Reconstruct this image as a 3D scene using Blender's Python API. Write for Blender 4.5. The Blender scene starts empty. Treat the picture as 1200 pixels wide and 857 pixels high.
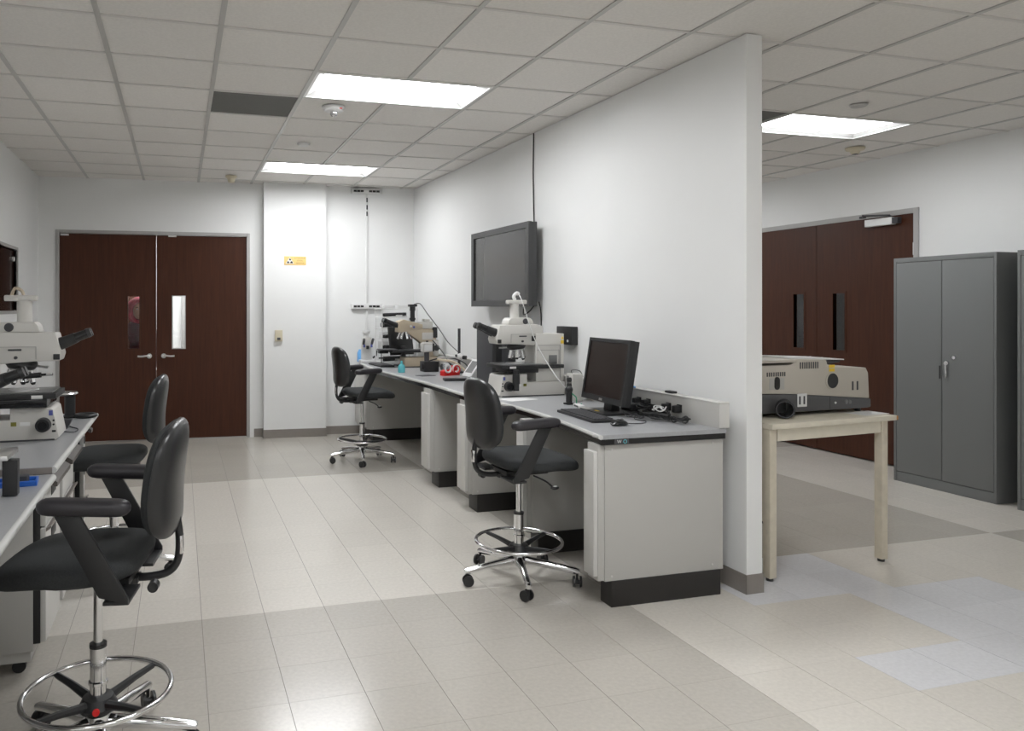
import bpy, bmesh, math, random
from mathutils import Vector, Matrix
random.seed(7)
PI = math.pi
SC = bpy.context.scene
COL = SC.collection

# ------------------------------------------------------------------ camera
CAMZ = 1.55
cd = bpy.data.cameras.new('camera'); cam = bpy.data.objects.new('camera', cd); COL.objects.link(cam)
cd.sensor_width = 36.0; cd.lens = 890.45 / 1200 * 36
cd.shift_x = (600 - 467.1) / 1200; cd.shift_y = (360.6 - 428.5) / 1200
cd.clip_start = 0.05; cd.clip_end = 60
cam.location = (0, 0, CAMZ); cam.rotation_euler = (PI / 2, 0, -0.2803)
SC.camera = cam
# ------------------------------------------------------------------ world, exposure
w = bpy.data.worlds.new('world'); SC.world = w; w.use_nodes = True
w.node_tree.nodes['Background'].inputs[0].default_value = (0.02, 0.02, 0.022, 1)
w.node_tree.nodes['Background'].inputs[1].default_value = 0.3
vs = SC.view_settings
vs.view_transform = 'Standard'; vs.look = 'None'; vs.gamma = 1.0; vs.use_curve_mapping = False
vs.exposure = 1.47
LAMP = 10.5          # strength of the ceiling troffers in view
LAMP_BACK = 8.5     # troffers behind the camera
LAMP_RIGHT = 7.5

# ------------------------------------------------------------------ materials
def mat(name, col, rough=0.5, metal=0.0, var=0.0, vscale=20.0, bump=0.0, bscale=200.0, coat=0.0, spec=0.5, rvar=0.0, trans=0.0, emis=0.0, rnd=0.0, island=0.0, stretch=None):
    m = bpy.data.materials.new(name); m.use_nodes = True
    nt = m.node_tree; N = nt.nodes; L = nt.links; b = N['Principled BSDF']
    b.inputs['Base Color'].default_value = (*col, 1); b.inputs['Roughness'].default_value = rough
    b.inputs['Metallic'].default_value = metal; b.inputs['Coat Weight'].default_value = coat
    b.inputs['Specular IOR Level'].default_value = spec
    if trans: b.inputs['Transmission Weight'].default_value = trans; b.inputs['IOR'].default_value = 1.45
    if emis: b.inputs['Emission Color'].default_value = (*col, 1); b.inputs['Emission Strength'].default_value = emis
    tc = None
    def coords():
        nonlocal tc
        if tc is None:
            t = N.new('ShaderNodeTexCoord'); mp = N.new('ShaderNodeMapping')
            if stretch: mp.inputs['Scale'].default_value = stretch
            L.new(t.outputs['Object'], mp.inputs['Vector']); tc = mp
        return tc.outputs[0]
    last = None
    if var:
        n = N.new('ShaderNodeTexNoise'); n.inputs['Scale'].default_value = vscale; n.inputs['Detail'].default_value = 6
        L.new(coords(), n.inputs['Vector'])
        r = N.new('ShaderNodeMapRange'); r.inputs['From Min'].default_value = 0.25; r.inputs['From Max'].default_value = 0.75
        r.inputs['To Min'].default_value = 1 - var; r.inputs['To Max'].default_value = 1 + var
        L.new(n.outputs['Fac'], r.inputs['Value']); last = r.outputs[0]
    for amt, src in ((rnd, 'obj'), (island, 'isl')):
        if amt:
            o = N.new('ShaderNodeObjectInfo') if src == 'obj' else N.new('ShaderNodeNewGeometry')
            out = o.outputs['Random'] if src == 'obj' else o.outputs['Random Per Island']
            r = N.new('ShaderNodeMapRange'); r.inputs['To Min'].default_value = 1 - amt; r.inputs['To Max'].default_value = 1 + amt
            L.new(out, r.inputs['Value'])
            if last is None: last = r.outputs[0]
            else:
                mu = N.new('ShaderNodeMath'); mu.operation = 'MULTIPLY'; L.new(last, mu.inputs[0]); L.new(r.outputs[0], mu.inputs[1]); last = mu.outputs[0]
    if last is not None:
        vm = N.new('ShaderNodeVectorMath'); vm.operation = 'SCALE'; vm.inputs[0].default_value = col; L.new(last, vm.inputs['Scale'])
        L.new(vm.outputs[0], b.inputs['Base Color'])
    if rvar:
        n = N.new('ShaderNodeTexNoise'); n.inputs['Scale'].default_value = 3.0; n.inputs['Detail'].default_value = 4; L.new(coords(), n.inputs['Vector'])
        r = N.new('ShaderNodeMapRange'); r.inputs['To Min'].default_value = rough - rvar; r.inputs['To Max'].default_value = rough + rvar
        L.new(n.outputs['Fac'], r.inputs['Value']); L.new(r.outputs[0], b.inputs['Roughness'])
    if bump:
        n = N.new('ShaderNodeTexNoise'); n.inputs['Scale'].default_value = bscale; n.inputs['Detail'].default_value = 3; L.new(coords(), n.inputs['Vector'])
        bp = N.new('ShaderNodeBump'); bp.inputs['Strength'].default_value = bump; bp.inputs['Distance'].default_value = 0.01
        L.new(n.outputs['Fac'], bp.inputs['Height']); L.new(bp.outputs[0], b.inputs['Normal'])
    return m

M = {}
M['lip_dark'] = mat('dark_pull_lip', (0.10, 0.088, 0.08), 0.45)
M['lobby'] = mat('lobby_shade', (0.05, 0.055, 0.07), 0.7)  # near-black navy stands in for an unlit room behind the panes
M['wall'] = mat('painted_wall', (0.80, 0.803, 0.795), 0.55, var=0.015, vscale=2, bump=0.04, bscale=260)
M['ceil_tile'] = mat('ceiling_tile', (0.78, 0.755, 0.72), 0.9, var=0.05, vscale=60, bump=0.25, bscale=300, rnd=0.03)
M['grille'] = mat('grey_grille', (0.13, 0.13, 0.12), 0.7, var=0.08, vscale=120)
M['grid'] = mat('ceiling_grid', (0.66, 0.64, 0.61), 0.5)
M['grid_main'] = mat('ceiling_main_runner', (0.50, 0.49, 0.47), 0.4)
M['lens'] = mat('lamp_lens', (0.965, 0.98, 1.0), 0.5, emis=LAMP)
M['lens_back'] = mat('lamp_lens_rear', (0.965, 0.98, 1.0), 0.5, emis=LAMP_BACK)
M['lens_right'] = mat('lamp_lens_side', (0.965, 0.98, 1.0), 0.5, emis=LAMP_RIGHT)
M['fixture'] = mat('white_enamel', (0.85, 0.85, 0.84), 0.35)
FT = dict(rough=0.21, var=0.06, vscale=55, bump=0.02, bscale=7, rvar=0.04, spec=0.6)
M['tile_light'] = mat('floor_light', (0.685, 0.65, 0.59), rnd=0.02, **FT)
M['tile_dark'] = mat('floor_taupe', (0.505, 0.475, 0.425), rnd=0.02, **FT)
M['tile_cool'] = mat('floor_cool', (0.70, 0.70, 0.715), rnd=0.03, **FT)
M['tile_light_i'] = mat('floor_light_field', (0.685, 0.65, 0.59), island=0.02, **FT)
M['tile_dark_i'] = mat('floor_taupe_field', (0.505, 0.475, 0.425), island=0.02, **FT)
M['subfloor'] = mat('floor_joint', (0.19, 0.175, 0.16), 0.6)
M['base'] = mat('vinyl_base', (0.25, 0.225, 0.205), 0.4, var=0.04)
def wood(name, c1, c2):
    m = bpy.data.materials.new(name); m.use_nodes = True; nt = m.node_tree; N = nt.nodes; L = nt.links; b = N['Principled BSDF']
    t = N.new('ShaderNodeTexCoord'); mp = N.new('ShaderNodeMapping'); mp.inputs['Scale'].default_value = (14, 14, 0.7)
    n = N.new('ShaderNodeTexNoise'); n.inputs['Scale'].default_value = 3; n.inputs['Detail'].default_value = 8; n.inputs['Roughness'].default_value = 0.65
    cr = N.new('ShaderNodeValToRGB'); cr.color_ramp.elements[0].position = 0.3; cr.color_ramp.elements[1].position = 0.7
    cr.color_ramp.elements[0].color = (*c1, 1); cr.color_ramp.elements[1].color = (*c2, 1)
    L.new(t.outputs['Object'], mp.inputs['Vector']); L.new(mp.outputs[0], n.inputs['Vector']); L.new(n.outputs['Fac'], cr.inputs[0]); L.new(cr.outputs[0], b.inputs['Base Color'])
    b.inputs['Roughness'].default_value = 0.45; b.inputs['Specular IOR Level'].default_value = 0.3
    return m
M['door'] = wood('walnut_veneer', (0.042, 0.0115, 0.0045), (0.070, 0.021, 0.0085))
M['frame_metal'] = mat('door_frame_paint', (0.40, 0.39, 0.38), 0.45)
M['steel'] = mat('brushed_steel', (0.80, 0.80, 0.80), 0.28, 1.0)
M['chrome'] = mat('chrome', (0.78, 0.78, 0.79), 0.12, 1.0)
M['glass'] = mat('pane_glass', (0.95, 0.97, 0.96), 0.02, trans=1.0)
M['dark_glass'] = mat('dark_pane', (0.02, 0.008, 0.006), 0.12)
M['fabric'] = mat('charcoal_fabric', (0.030, 0.0325, 0.034), 0.85, var=0.25, vscale=180, bump=0.25, bscale=500)
M['shell'] = mat('black_vinyl_shell', (0.023, 0.023, 0.024), 0.28, bump=0.05, bscale=400)
M['pad'] = mat('black_arm_pad', (0.022, 0.020, 0.024), 0.38)
M['black'] = mat('black_plastic', (0.018, 0.018, 0.019), 0.42)
M['blackgloss'] = mat('black_gloss', (0.010, 0.010, 0.011), 0.18)
M['darkgrey'] = mat('dark_grey_plastic', (0.055, 0.055, 0.06), 0.5)
M['red'] = mat('red_plastic', (0.70, 0.012, 0.012), 0.4)
M['worktop'] = mat('grey_laminate', (0.36, 0.365, 0.375), 0.32, var=0.06, vscale=90)
M['edge'] = mat('worktop_edge_band', (0.60, 0.60, 0.58), 0.4)
M['bench'] = mat('bench_grey_steel', (0.49, 0.48, 0.455), 0.45, bump=0.03, bscale=300)
M['bench_light'] = mat('bench_front_steel', (0.62, 0.61, 0.585), 0.42)
M['toe'] = mat('black_toe_kick', (0.016, 0.014, 0.013), 0.4)
M['cabinet'] = mat('grey_steel_paint', (0.165, 0.17, 0.17), 0.4, bump=0.03, bscale=350)
M['cabinet_in'] = mat('cabinet_seam', (0.03, 0.03, 0.03), 0.6)
M['scope'] = mat('microscope_white', (0.60, 0.585, 0.55), 0.4)
M['scope_shade'] = mat('microscope_grey', (0.42, 0.41, 0.39), 0.4)
M['beige'] = mat('aged_beige_plastic', (0.50, 0.42, 0.31), 0.5)
M['instr'] = mat('instrument_beige', (0.50, 0.465, 0.405), 0.5, bump=0.04, bscale=300)
M['instr_dark'] = mat('instrument_grey', (0.085, 0.085, 0.088), 0.5)
M['table'] = mat('cream_laminate', (0.68, 0.63, 0.52), 0.45, var=0.05)
M['table_steel'] = mat('cream_painted_wood', (0.62, 0.56, 0.45), 0.45, var=0.08)
M['woodtip'] = mat('bare_wood_corner', (0.42, 0.20, 0.06), 0.6)
M['tv_frame'] = mat('tv_bezel', (0.045, 0.045, 0.046), 0.35)
M['tv_screen'] = mat('tv_screen', (0.055, 0.054, 0.053), 0.22, spec=0.6)
M['mon_screen'] = mat('monitor_screen', (0.018, 0.011, 0.009), 0.3)
M['yellow'] = mat('yellow_sticker', (0.75, 0.52, 0.04), 0.5)
M['signbg'] = mat('sign_yellow', (0.86, 0.60, 0.22), 0.5)
M['sign_ink'] = mat('sign_black', (0.02, 0.015, 0.01), 0.6)
M['sign_ink2'] = mat('sign_brown_ink', (0.25, 0.18, 0.06), 0.6)
M['white'] = mat('white_plastic', (0.72, 0.72, 0.71), 0.4)
M['paper'] = mat('paper', (0.75, 0.75, 0.74), 0.8)
M['blue'] = mat('blue_plastic', (0.02, 0.13, 0.55), 0.35)
M['bluelabel'] = mat('blue_label', (0.10, 0.12, 0.38), 0.5)
M['lblue'] = mat('light_blue_plastic', (0.16, 0.42, 0.80), 0.35)
M['cyan'] = mat('cyan_plastic', (0.12, 0.52, 0.58), 0.35)
M['green'] = mat('green_cable', (0.02, 0.30, 0.14), 0.4)
M['lcd'] = mat('lcd_grey', (0.16, 0.16, 0.16), 0.3)
M['olive'] = mat('olive_display', (0.18, 0.17, 0.03), 0.3)
M['beige_det'] = mat('cream_plastic', (0.62, 0.56, 0.42), 0.5)
M['hood'] = mat('red_knit', (0.42, 0.02, 0.06), 0.85, var=0.5, vscale=14, bump=0.3, bscale=120)
M['jacket'] = mat('dark_plum_jacket', (0.085, 0.006, 0.022), 0.85, var=0.6, vscale=9)
M['skin'] = mat('skin', (0.62, 0.38, 0.27), 0.55)
M['denim'] = mat('dark_denim', (0.02, 0.028, 0.06), 0.85)
M['lip'] = mat('lips', (0.38, 0.10, 0.09), 0.5)

# ------------------------------------------------------------------ mesh helpers
class B:
    def __init__(s): s.bm = bmesh.new()
    def _add(s, verts, faces):
        vs = [s.bm.verts.new(v) for v in verts]
        for f in faces:
            try: s.bm.faces.new([vs[i] for i in f])
            except ValueError: pass
        return vs
    def box(s, x0, x1, y0, y1, z0, z1, bev=0.0, seg=2):
        t = bmesh.new()
        bmesh.ops.create_cube(t, size=1)
        for v in t.verts: v.co = Vector(((x0 + x1) / 2 + v.co.x * (x1 - x0), (y0 + y1) / 2 + v.co.y * (y1 - y0), (z0 + z1) / 2 + v.co.z * (z1 - z0)))
        if bev: bmesh.ops.bevel(t, geom=t.edges[:], offset=bev, segments=seg, profile=0.6, affect='EDGES')
        return s.merge(t)
    def merge(s, t, mtx=None):
        if mtx is not None: bmesh.ops.transform(t, matrix=mtx, verts=t.verts)
        me = bpy.data.meshes.new('tmp'); t.to_mesh(me); t.free(); s.bm.from_mesh(me); bpy.data.meshes.remove(me); return s
    def prism(s, poly, y0, y1, axis='y', bev=0.0):
        # polygon given as pairs; axis y: pairs are (x,z); axis x: (y,z); axis z: (x,y)
        t = bmesh.new()
        def P(p, d):
            return {'y': (p[0], d, p[1]), 'x': (d, p[0], p[1]), 'z': (p[0], p[1], d)}[axis]
        a = [t.verts.new(P(p, y0)) for p in poly]; b = [t.verts.new(P(p, y1)) for p in poly]
        n = len(poly); t.faces.new(a); t.faces.new(b[::-1])
        for i in range(n): t.faces.new((a[i], b[i], b[(i + 1) % n], a[(i + 1) % n]))
        bmesh.ops.recalc_face_normals(t, faces=t.faces)
        if bev: bmesh.ops.bevel(t, geom=t.edges[:], offset=bev, segments=2, profile=0.6, affect='EDGES')
        return s.merge(t)
    def cyl(s, p0, p1, r0, r1=None, n=20, cap=True):
        r1 = r0 if r1 is None else r1
        p0 = Vector(p0); p1 = Vector(p1); d = (p1 - p0).normalized()
        a = d.orthogonal().normalized(); b = d.cross(a)
        v = [p0 + (a * math.cos(2 * PI * i / n) + b * math.sin(2 * PI * i / n)) * r0 for i in range(n)]
        v += [p1 + (a * math.cos(2 * PI * i / n) + b * math.sin(2 * PI * i / n)) * r1 for i in range(n)]
        f = [(i, (i + 1) % n, n + (i + 1) % n, n + i) for i in range(n)]
        if cap: f += [tuple(range(n))[::-1], tuple(range(n, 2 * n))]
        s._add(v, f); return s
    def lathe(s, prof, c=(0, 0, 0), n=28):   # prof: (r,z)
        k = len(prof); v = []
        for r, z in prof:
            for i in range(n): v.append((c[0] + r * math.cos(2 * PI * i / n), c[1] + r * math.sin(2 * PI * i / n), c[2] + z))
        f = []
        for j in range(k - 1):
            for i in range(n): f.append((j * n + i, j * n + (i + 1) % n, (j + 1) * n + (i + 1) % n, (j + 1) * n + i))
        f += [tuple(range(n))[::-1], tuple(range((k - 1) * n, k * n))]
        s._add(v, f); return s
    def tube(s, pts, r, n=8, smooth=0, closed=False):
        P = [Vector(p) for p in pts]
        if smooth:
            Q = []
            m = len(P)
            for i in range(m if closed else m - 1):
                p0 = P[(i - 1) % m] if (closed or i > 0) else P[0]; p1 = P[i]; p2 = P[(i + 1) % m]; p3 = P[(i + 2) % m] if (closed or i + 2 < m) else P[-1]
                for k in range(smooth):
                    t = k / smooth
                    Q.append(0.5 * ((2 * p1) + (p2 - p0) * t + (2 * p0 - 5 * p1 + 4 * p2 - p3) * t * t + (3 * p1 - p0 - 3 * p2 + p3) * t ** 3))
            if not closed: Q.append(P[-1])
            P = Q
        m = len(P); rings = []; up = None
        for i in range(m):
            if closed: d = P[(i + 1) % m] - P[(i - 1) % m]
            else: d = P[min(i + 1, m - 1)] - P[max(i - 1, 0)]
            d.normalize()
            if up is None: up = d.orthogonal().normalized()
            else:
                up = (up - d * up.dot(d)); up = up.normalized() if up.length > 1e-6 else d.orthogonal().normalized()
            b = d.cross(up)
            rr = r[min(i, len(r) - 1)] if isinstance(r, (list, tuple)) else r
            rings.append([P[i] + (up * math.cos(2 * PI * k / n) + b * math.sin(2 * PI * k / n)) * rr for k in range(n)])
        v = [p for R in rings for p in R]; f = []
        for j in range(m if closed else m - 1):
            for i in range(n): f.append((j * n + i, j * n + (i + 1) % n, ((j + 1) % m) * n + (i + 1) % n, ((j + 1) % m) * n + i))
        if not closed: f += [tuple(range(n))[::-1], tuple(range((m - 1) * n, m * n))]
        s._add(v, f); return s
    def loft(s, secs):
        n = len(secs[0]); v = [p for S in secs for p in S]; f = []
        for j in range(len(secs) - 1):
            for i in range(n): f.append((j * n + i, j * n + (i + 1) % n, (j + 1) * n + (i + 1) % n, (j + 1) * n + i))
        f += [tuple(range(n))[::-1], tuple(range((len(secs) - 1) * n, len(secs) * n))]
        s._add(v, f); return s
    def sphere(s, c, r, sx=1, sy=1, sz=1, n=16):
        t = bmesh.new(); bmesh.ops.create_uvsphere(t, u_segments=n, v_segments=max(6, n // 2), radius=r)
        for v in t.verts: v.co = Vector((c[0] + v.co.x * sx, c[1] + v.co.y * sy, c[2] + v.co.z * sz))
        return s.merge(t)
    def ring(s, c, R, r, n=40, m=8, axis='z'):
        pts = []
        for i in range(n):
            a = 2 * PI * i / n; u, v = R * math.cos(a), R * math.sin(a)
            pts.append({'z': (c[0] + u, c[1] + v, c[2]), 'y': (c[0] + u, c[1], c[2] + v), 'x': (c[0], c[1] + u, c[2] + v)}[axis])
        return s.tube(pts, r, m, closed=True)
    def rot(s, ax, ang, c=(0, 0, 0)):
        c = Vector(c); bmesh.ops.transform(s.bm, matrix=Matrix.Translation(c) @ Matrix.Rotation(ang, 4, ax) @ Matrix.Translation(-c), verts=s.bm.verts); return s
    def obj(s, name, m, parent=None, smooth=True, loc=None, rz=None, label=None, mats=None):
        bmesh.ops.recalc_face_normals(s.bm, faces=s.bm.faces)
        me = bpy.data.meshes.new(name); s.bm.to_mesh(me); s.bm.free()
        me.materials.append(M[m] if isinstance(m, str) else m)
        o = bpy.data.objects.new(name, me); COL.objects.link(o)
        if smooth:
            for p in me.polygons: p.use_smooth = True
            me.set_sharp_from_angle(angle=math.radians(38))
        if parent is not None: o.parent = parent
        if loc is not None: o.location = loc
        if rz is not None: o.rotation_euler = (0, 0, rz)
        if label: o['label'] = label
        return o

def superell(c, u, v, a, b, e=2.6, n=28):
    out = []
    for i in range(n):
        t = 2 * PI * i / n; ct, st = math.cos(t), math.sin(t)
        out.append(Vector(c) + Vector(u) * a * math.copysign(abs(ct) ** (2 / e), ct) + Vector(v) * b * math.copysign(abs(st) ** (2 / e), st))
    return out
def tag(o, label, cat, group=None):
    o['label'] = label; o['category'] = cat
    if group: o['group'] = group
    return o
def thing(name, label, cat, loc=(0, 0, 0), rz=0.0, group=None):
    o = bpy.data.objects.new(name, None); COL.objects.link(o); o.location = loc; o.rotation_euler = (0, 0, rz)
    o.empty_display_size = 0.1
    return tag(o, label, cat, group)
def struct(o): o['kind'] = 'structure'; return o
def sempty(name, loc=(0, 0, 0), rz=0.0):
    o = bpy.data.objects.new(name, None); COL.objects.link(o); o.location = loc; o.rotation_euler = (0, 0, rz); return struct(o)
def dup(root, loc, rz=None, label=None, group=None, parent=None):
    r = root.copy(); COL.objects.link(r); r.location = loc
    if rz is not None: r.rotation_euler = (0, 0, rz)
    if label: r['label'] = label
    if group: r['group'] = group
    def kids(a, b):
        for ch in list(a.children):
            c = ch.copy(); COL.objects.link(c); c.parent = b; kids(ch, c)
    kids(root, r)
    return r

# ------------------------------------------------------------------ large structure
H = 3.033
GX, GY, T = -1.010, 3.502, 0.6096
XL, XR = -1.54, 6.69
FWM_Y, FWM_S = 9.28, -0.064            # far wall line  y = FWM_Y + FWM_S*x
FA = math.atan(FWM_S)
def fy(x): return FWM_Y + FWM_S * x
YB = -3.2                               # wall behind the camera
# floor: joints bed, tiles
fl = B().box(XL - 0.1, XR + 0.1, YB, 9.6, -0.12, -0.0015).obj('floor', 'subfloor', smooth=False); struct(fl)
xs = [2.25 - 0.3065 * k for k in range(0, 14)][::-1] + [2.25 + 0.311 * k for k in range(1, 16)]
ys = [3.895 + 0.3048 * k for k in range(-24, 19)]
cool = {(0, 0), (0, 1)}
tiles = []
for i in range(len(xs) - 1):
    for j in range(len(ys) - 1):
        x0, x1, y0, y1 = xs[i], xs[i + 1], ys[j], ys[j + 1]
        x0, x1 = max(x0, XL), min(x1, XR)
        xc, yc = (x0 + x1) / 2, (y0 + y1) / 2
        y1 = min(y1, fy(xc) + 0.0)
        if x1 - x0 < 0.02 or y1 - y0 < 0.02: continue
        cx_ = 0 if xc < 2.25 else (1 if xc < 5.36 else 2)
        cy_ = 0 if yc < 3.895 else (1 if yc < 6.943 else 2)
        if yc < 0.85: cy_ = 1
        dark = (cx_ + cy_) % 2 == 0
        k = 'dark' if dark else 'light'
        a, b_ = i - 13, j - 24   # tile indices counted from the checker corner
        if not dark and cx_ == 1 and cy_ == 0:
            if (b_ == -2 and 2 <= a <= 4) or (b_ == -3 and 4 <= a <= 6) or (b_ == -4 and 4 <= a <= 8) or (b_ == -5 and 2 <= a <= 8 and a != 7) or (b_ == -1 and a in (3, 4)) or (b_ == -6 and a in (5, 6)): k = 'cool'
        # distance in front of the camera and whether it lies inside the view
        d = yc * math.cos(0.2803) + xc * math.sin(0.2803)
        px = 467.1 + 890.45 * (xc * math.cos(0.2803) - yc * math.sin(0.2803)) / d if d > 0.3 else 1e6
        vis = d > 2.5 and -60 < px < 1260 and 360.6 + 1.55 * 890 / d < 960
        behind = (3.0 < xc < 6.2 and yc > 3.5 + (xc - 3.0) * 0.6 + 3.2)
        tiles.append((d if vis else 100 + abs(d), x0, x1, y0, y1, k))
tiles.sort(key=lambda t: t[0])
TM = {}
def tile_mesh(lx, ly, k):
    key = (round(lx, 4), round(ly, 4), k)
    if key not in TM:
        b = B(); gx, gy = 0.0010, 0.0003; z = 0.0
        t = 0.0002
        v = [(gx, gy), (lx - gx, gy), (lx - gx, ly - gy), (gx, ly - gy)]
        vi = [(gx + t, gy + t * .5), (lx - gx - t, gy + t * .5), (lx - gx - t, ly - gy - t * .5), (gx + t, ly - gy - t * .5)]
        b._add([(p[0], p[1], -0.0015) for p in v] + [(p[0], p[1], -0.0005) for p in v] + [(p[0], p[1], 0.0) for p in vi],
               [(0, 1, 5, 4), (1, 2, 6, 5), (2, 3, 7, 6), (3, 0, 4, 7), (4, 5, 9, 8), (5, 6, 10, 9), (6, 7, 11, 10), (7, 4, 8, 11), (8, 9, 10, 11), (3, 2, 1, 0)])
        me = bpy.data.meshes.new('floor_tile'); bmesh.ops.recalc_face_normals(b.bm, faces=b.bm.faces); b.bm.to_mesh(me); b.bm.free()
        me.materials.append(M['tile_' + k]); TM[key] = me
    return TM[key]
rest = {'light': [], 'dark': [], 'cool': []}
for n_, (d, x0, x1, y0, y1, k) in enumerate(tiles):
    if n_ < 300:
        o = bpy.data.objects.new('floor_tile', tile_mesh(x1 - x0, y1 - y0, k)); COL.objects.link(o); o.location = (x0, y0, 0); o.parent = fl
    else: rest['light' if k == 'cool' else k].append((x0, x1, y0, y1))
fb = bmesh.new(); ff = []
me = bpy.data.meshes.new('floor_tile_field'); V = []; F = []; MI = []
for mi, k in enumerate(('light', 'dark')):
    for x0, x1, y0, y1 in rest[k]:
        gx, gy = 0.0010, 0.0003; b0 = len(V)
        for z in (-0.0015, 0.0): V += [(x0 + gx, y0 + gy, z), (x1 - gx, y0 + gy, z), (x1 - gx, y1 - gy, z), (x0 + gx, y1 - gy, z)]
        F += [(b0 + 4, b0 + 5, b0 + 6, b0 + 7), (b0, b0 + 1, b0 + 5, b0 + 4), (b0 + 1, b0 + 2, b0 + 6, b0 + 5), (b0 + 2, b0 + 3, b0 + 7, b0 + 6), (b0 + 3, b0, b0 + 4, b0 + 7)]; MI += [mi] * 5
me.from_pydata(V, [], F); me.materials.append(M['tile_light_i']); me.materials.append(M['tile_dark_i'])
for p, mi in zip(me.polygons, MI): p.material_index = mi
fo = bpy.data.objects.new('floor_tile_field', me); COL.objects.link(fo); fo.parent = fl; fo['kind'] = 'stuff'

# ceiling: slab, tiles, grid bars
ce = B().box(XL - 0.1, XR + 0.1, YB, 9.6, H + 0.14, H + 0.2).obj('ceiling', 'ceil_tile', smooth=False); struct(ce)
LIGHTS = {(3, 2): 'lens', (3, 7): 'lens', (9, 2): 'lens_right', (3, -3): 'lens', (3, -8): 'lens_back', (9, 7): 'lens_right', (9, -8): 'lens_back', (-1, -8): 'lens_back'}
hole = set()
for (i, j) in LIGHTS: hole |= {(i, j), (i + 1, j)}
def cell(i, j):
    x0, x1 = max(GX + i * T, XL), min(GX + (i + 1) * T, XR); y0 = max(GY + j * T, YB); y1 = GY + (j + 1) * T
    return x0, x1, y0, min(y1, 9.42)
CM = {}
for i in range(-1, 13):
    for j in range(-11, 10):
        x0, x1, y0, y1 = cell(i, j)
        if x1 - x0 < 0.02 or y1 - y0 < 0.02: continue
        if (i, j) in hole: continue
        dk = (i, j) in ((2, 3), (8, 2))
        key = (round(x1 - x0, 3), round(y1 - y0, 3), dk)
        if key not in CM:
            g = 0.004
            o = B().box(g, x1 - x0 - g, g, y1 - y0 - g, 0.004, 0.018, 0.0).obj('ceiling_tile', 'grille' if dk else 'ceil_tile', ce, smooth=False); CM[key] = o.data
            if dk: o['label'] = 'dark grey blank panel'
        else: o = bpy.data.objects.new('ceiling_tile', CM[key]); COL.objects.link(o); o.parent = ce
        o.location = (x0, y0, H)
for i in range(0, 13):
    x = GX + i * T
    spans = [(YB, 9.42)]
    for (li, lj) in LIGHTS:
        if li + 1 == i:
            a, b_ = GY + lj * T + 0.01, GY + (lj + 1) * T - 0.01; new = []
            for s0, s1 in spans:
                if s0 < a and b_ < s1: new += [(s0, a), (b_, s1)]
                else: new.append((s0, s1))
            spans = new
    for s0, s1 in spans:
        B().box(x - 0.014, x + 0.014, s0, s1, H - 0.003, H + 0.03).obj('grid_bar', 'grid_main', ce, smooth=False)
for j in range(-10, 10):
    y = GY + j * T
    B().box(XL, XR, y - 0.011, y + 0.011, H - 0.0025, H + 0.03).obj('grid_bar', 'grid', ce, smooth=False)

# walls
def wbox(name, x0, x1, y0, y1, z0, z1, m='wall'):
    return struct(B().box(x0, x1, y0, y1, z0, z1).obj(name, m, smooth=False))
# far wall: local frame, local y = 0 is the face, opening for door_1
D1 = (-1.345, 0.795, 2.425)
wf = B()
wf.box(-1.75, D1[0], 0, 0.14, 0, H + 0.15); wf.box(D1[1], 7.0, 0, 0.14, 0, H + 0.15); wf.box(D1[0], D1[1], 0, 0.14, D1[2], H + 0.15)
struct(wf.obj('wall_far', 'wall', smooth=False, loc=(0, FWM_Y, 0), rz=FA))
def farloc(x, off=0.0, z=0.0):  # point on the far wall, off = distance in front of it
    return (x * math.cos(FA) + off * math.sin(FA), FWM_Y + x * math.sin(FA) - off * math.cos(FA), z)
# pilaster
struct(B().box(0.965, 1.705, -0.125, 0.0, 0, H + 0.1).obj('wall_pilaster', 'wall', smooth=False, loc=(0, FWM_Y, 0), rz=FA))
# left wall with its window opening
W1 = (6.95, 8.2, 1.52, 2.11)
wl = B(); wl.box(-0.12, 0, YB, W1[0], 0, H + 0.15); wl.box(-0.12, 0, W1[1], 9.6, 0, H + 0.15); wl.box(-0.12, 0, W1[0], W1[1], 0, W1[2]); wl.box(-0.12, 0, W1[0], W1[1], W1[3], H + 0.15)
struct(wl.obj('wall_left', 'wall', smooth=False, loc=(XL, 0, 0)))
win = sempty('window_1', (XL, 0, 0))
f = B(); 
f.box(-0.03, 0.012, W1[0] - 0.03, W1[1] + 0.03, W1[3], W1[3] + 0.03, 0.003); f.box(-0.03, 0.012, W1[0] - 0.03, W1[1] + 0.03, W1[2] - 0.03, W1[2], 0.003)
f.box(-0.03, 0.012, W1[0] - 0.03, W1[0], W1[2], W1[3], 0.003); f.box(-0.03, 0.012, W1[1], W1[1] + 0.03, W1[2], W1[3], 0.003)
f.obj('window_frame', 'frame_metal', win)
B().box(-0.03, -0.022, W1[0], W1[1], W1[2], W1[3]).obj('pane', 'dark_glass', win, label='dark brown window pane')
B().box(-0.022, 0.0, 8.09, 8.13, 2.0, 2.04, 0.004).obj('latch', 'white', win)
# right wall with opening for door_2
D2 = (5.53, 7.94, 2.485)
wr = B(); wr.box(0, 0.14, YB, D2[0], 0, H + 0.15); wr.box(0, 0.14, D2[1], 9.6, 0, H + 0.15); wr.box(0, 0.14, D2[0], D2[1], D2[2], H + 0.15)
struct(wr.obj('wall_right', 'wall', smooth=False, loc=(XR, 0, 0)))
wbox('wall_back', XL - 0.1, XR + 0.1, YB - 0.12, YB, 0, H + 0.15)
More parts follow.
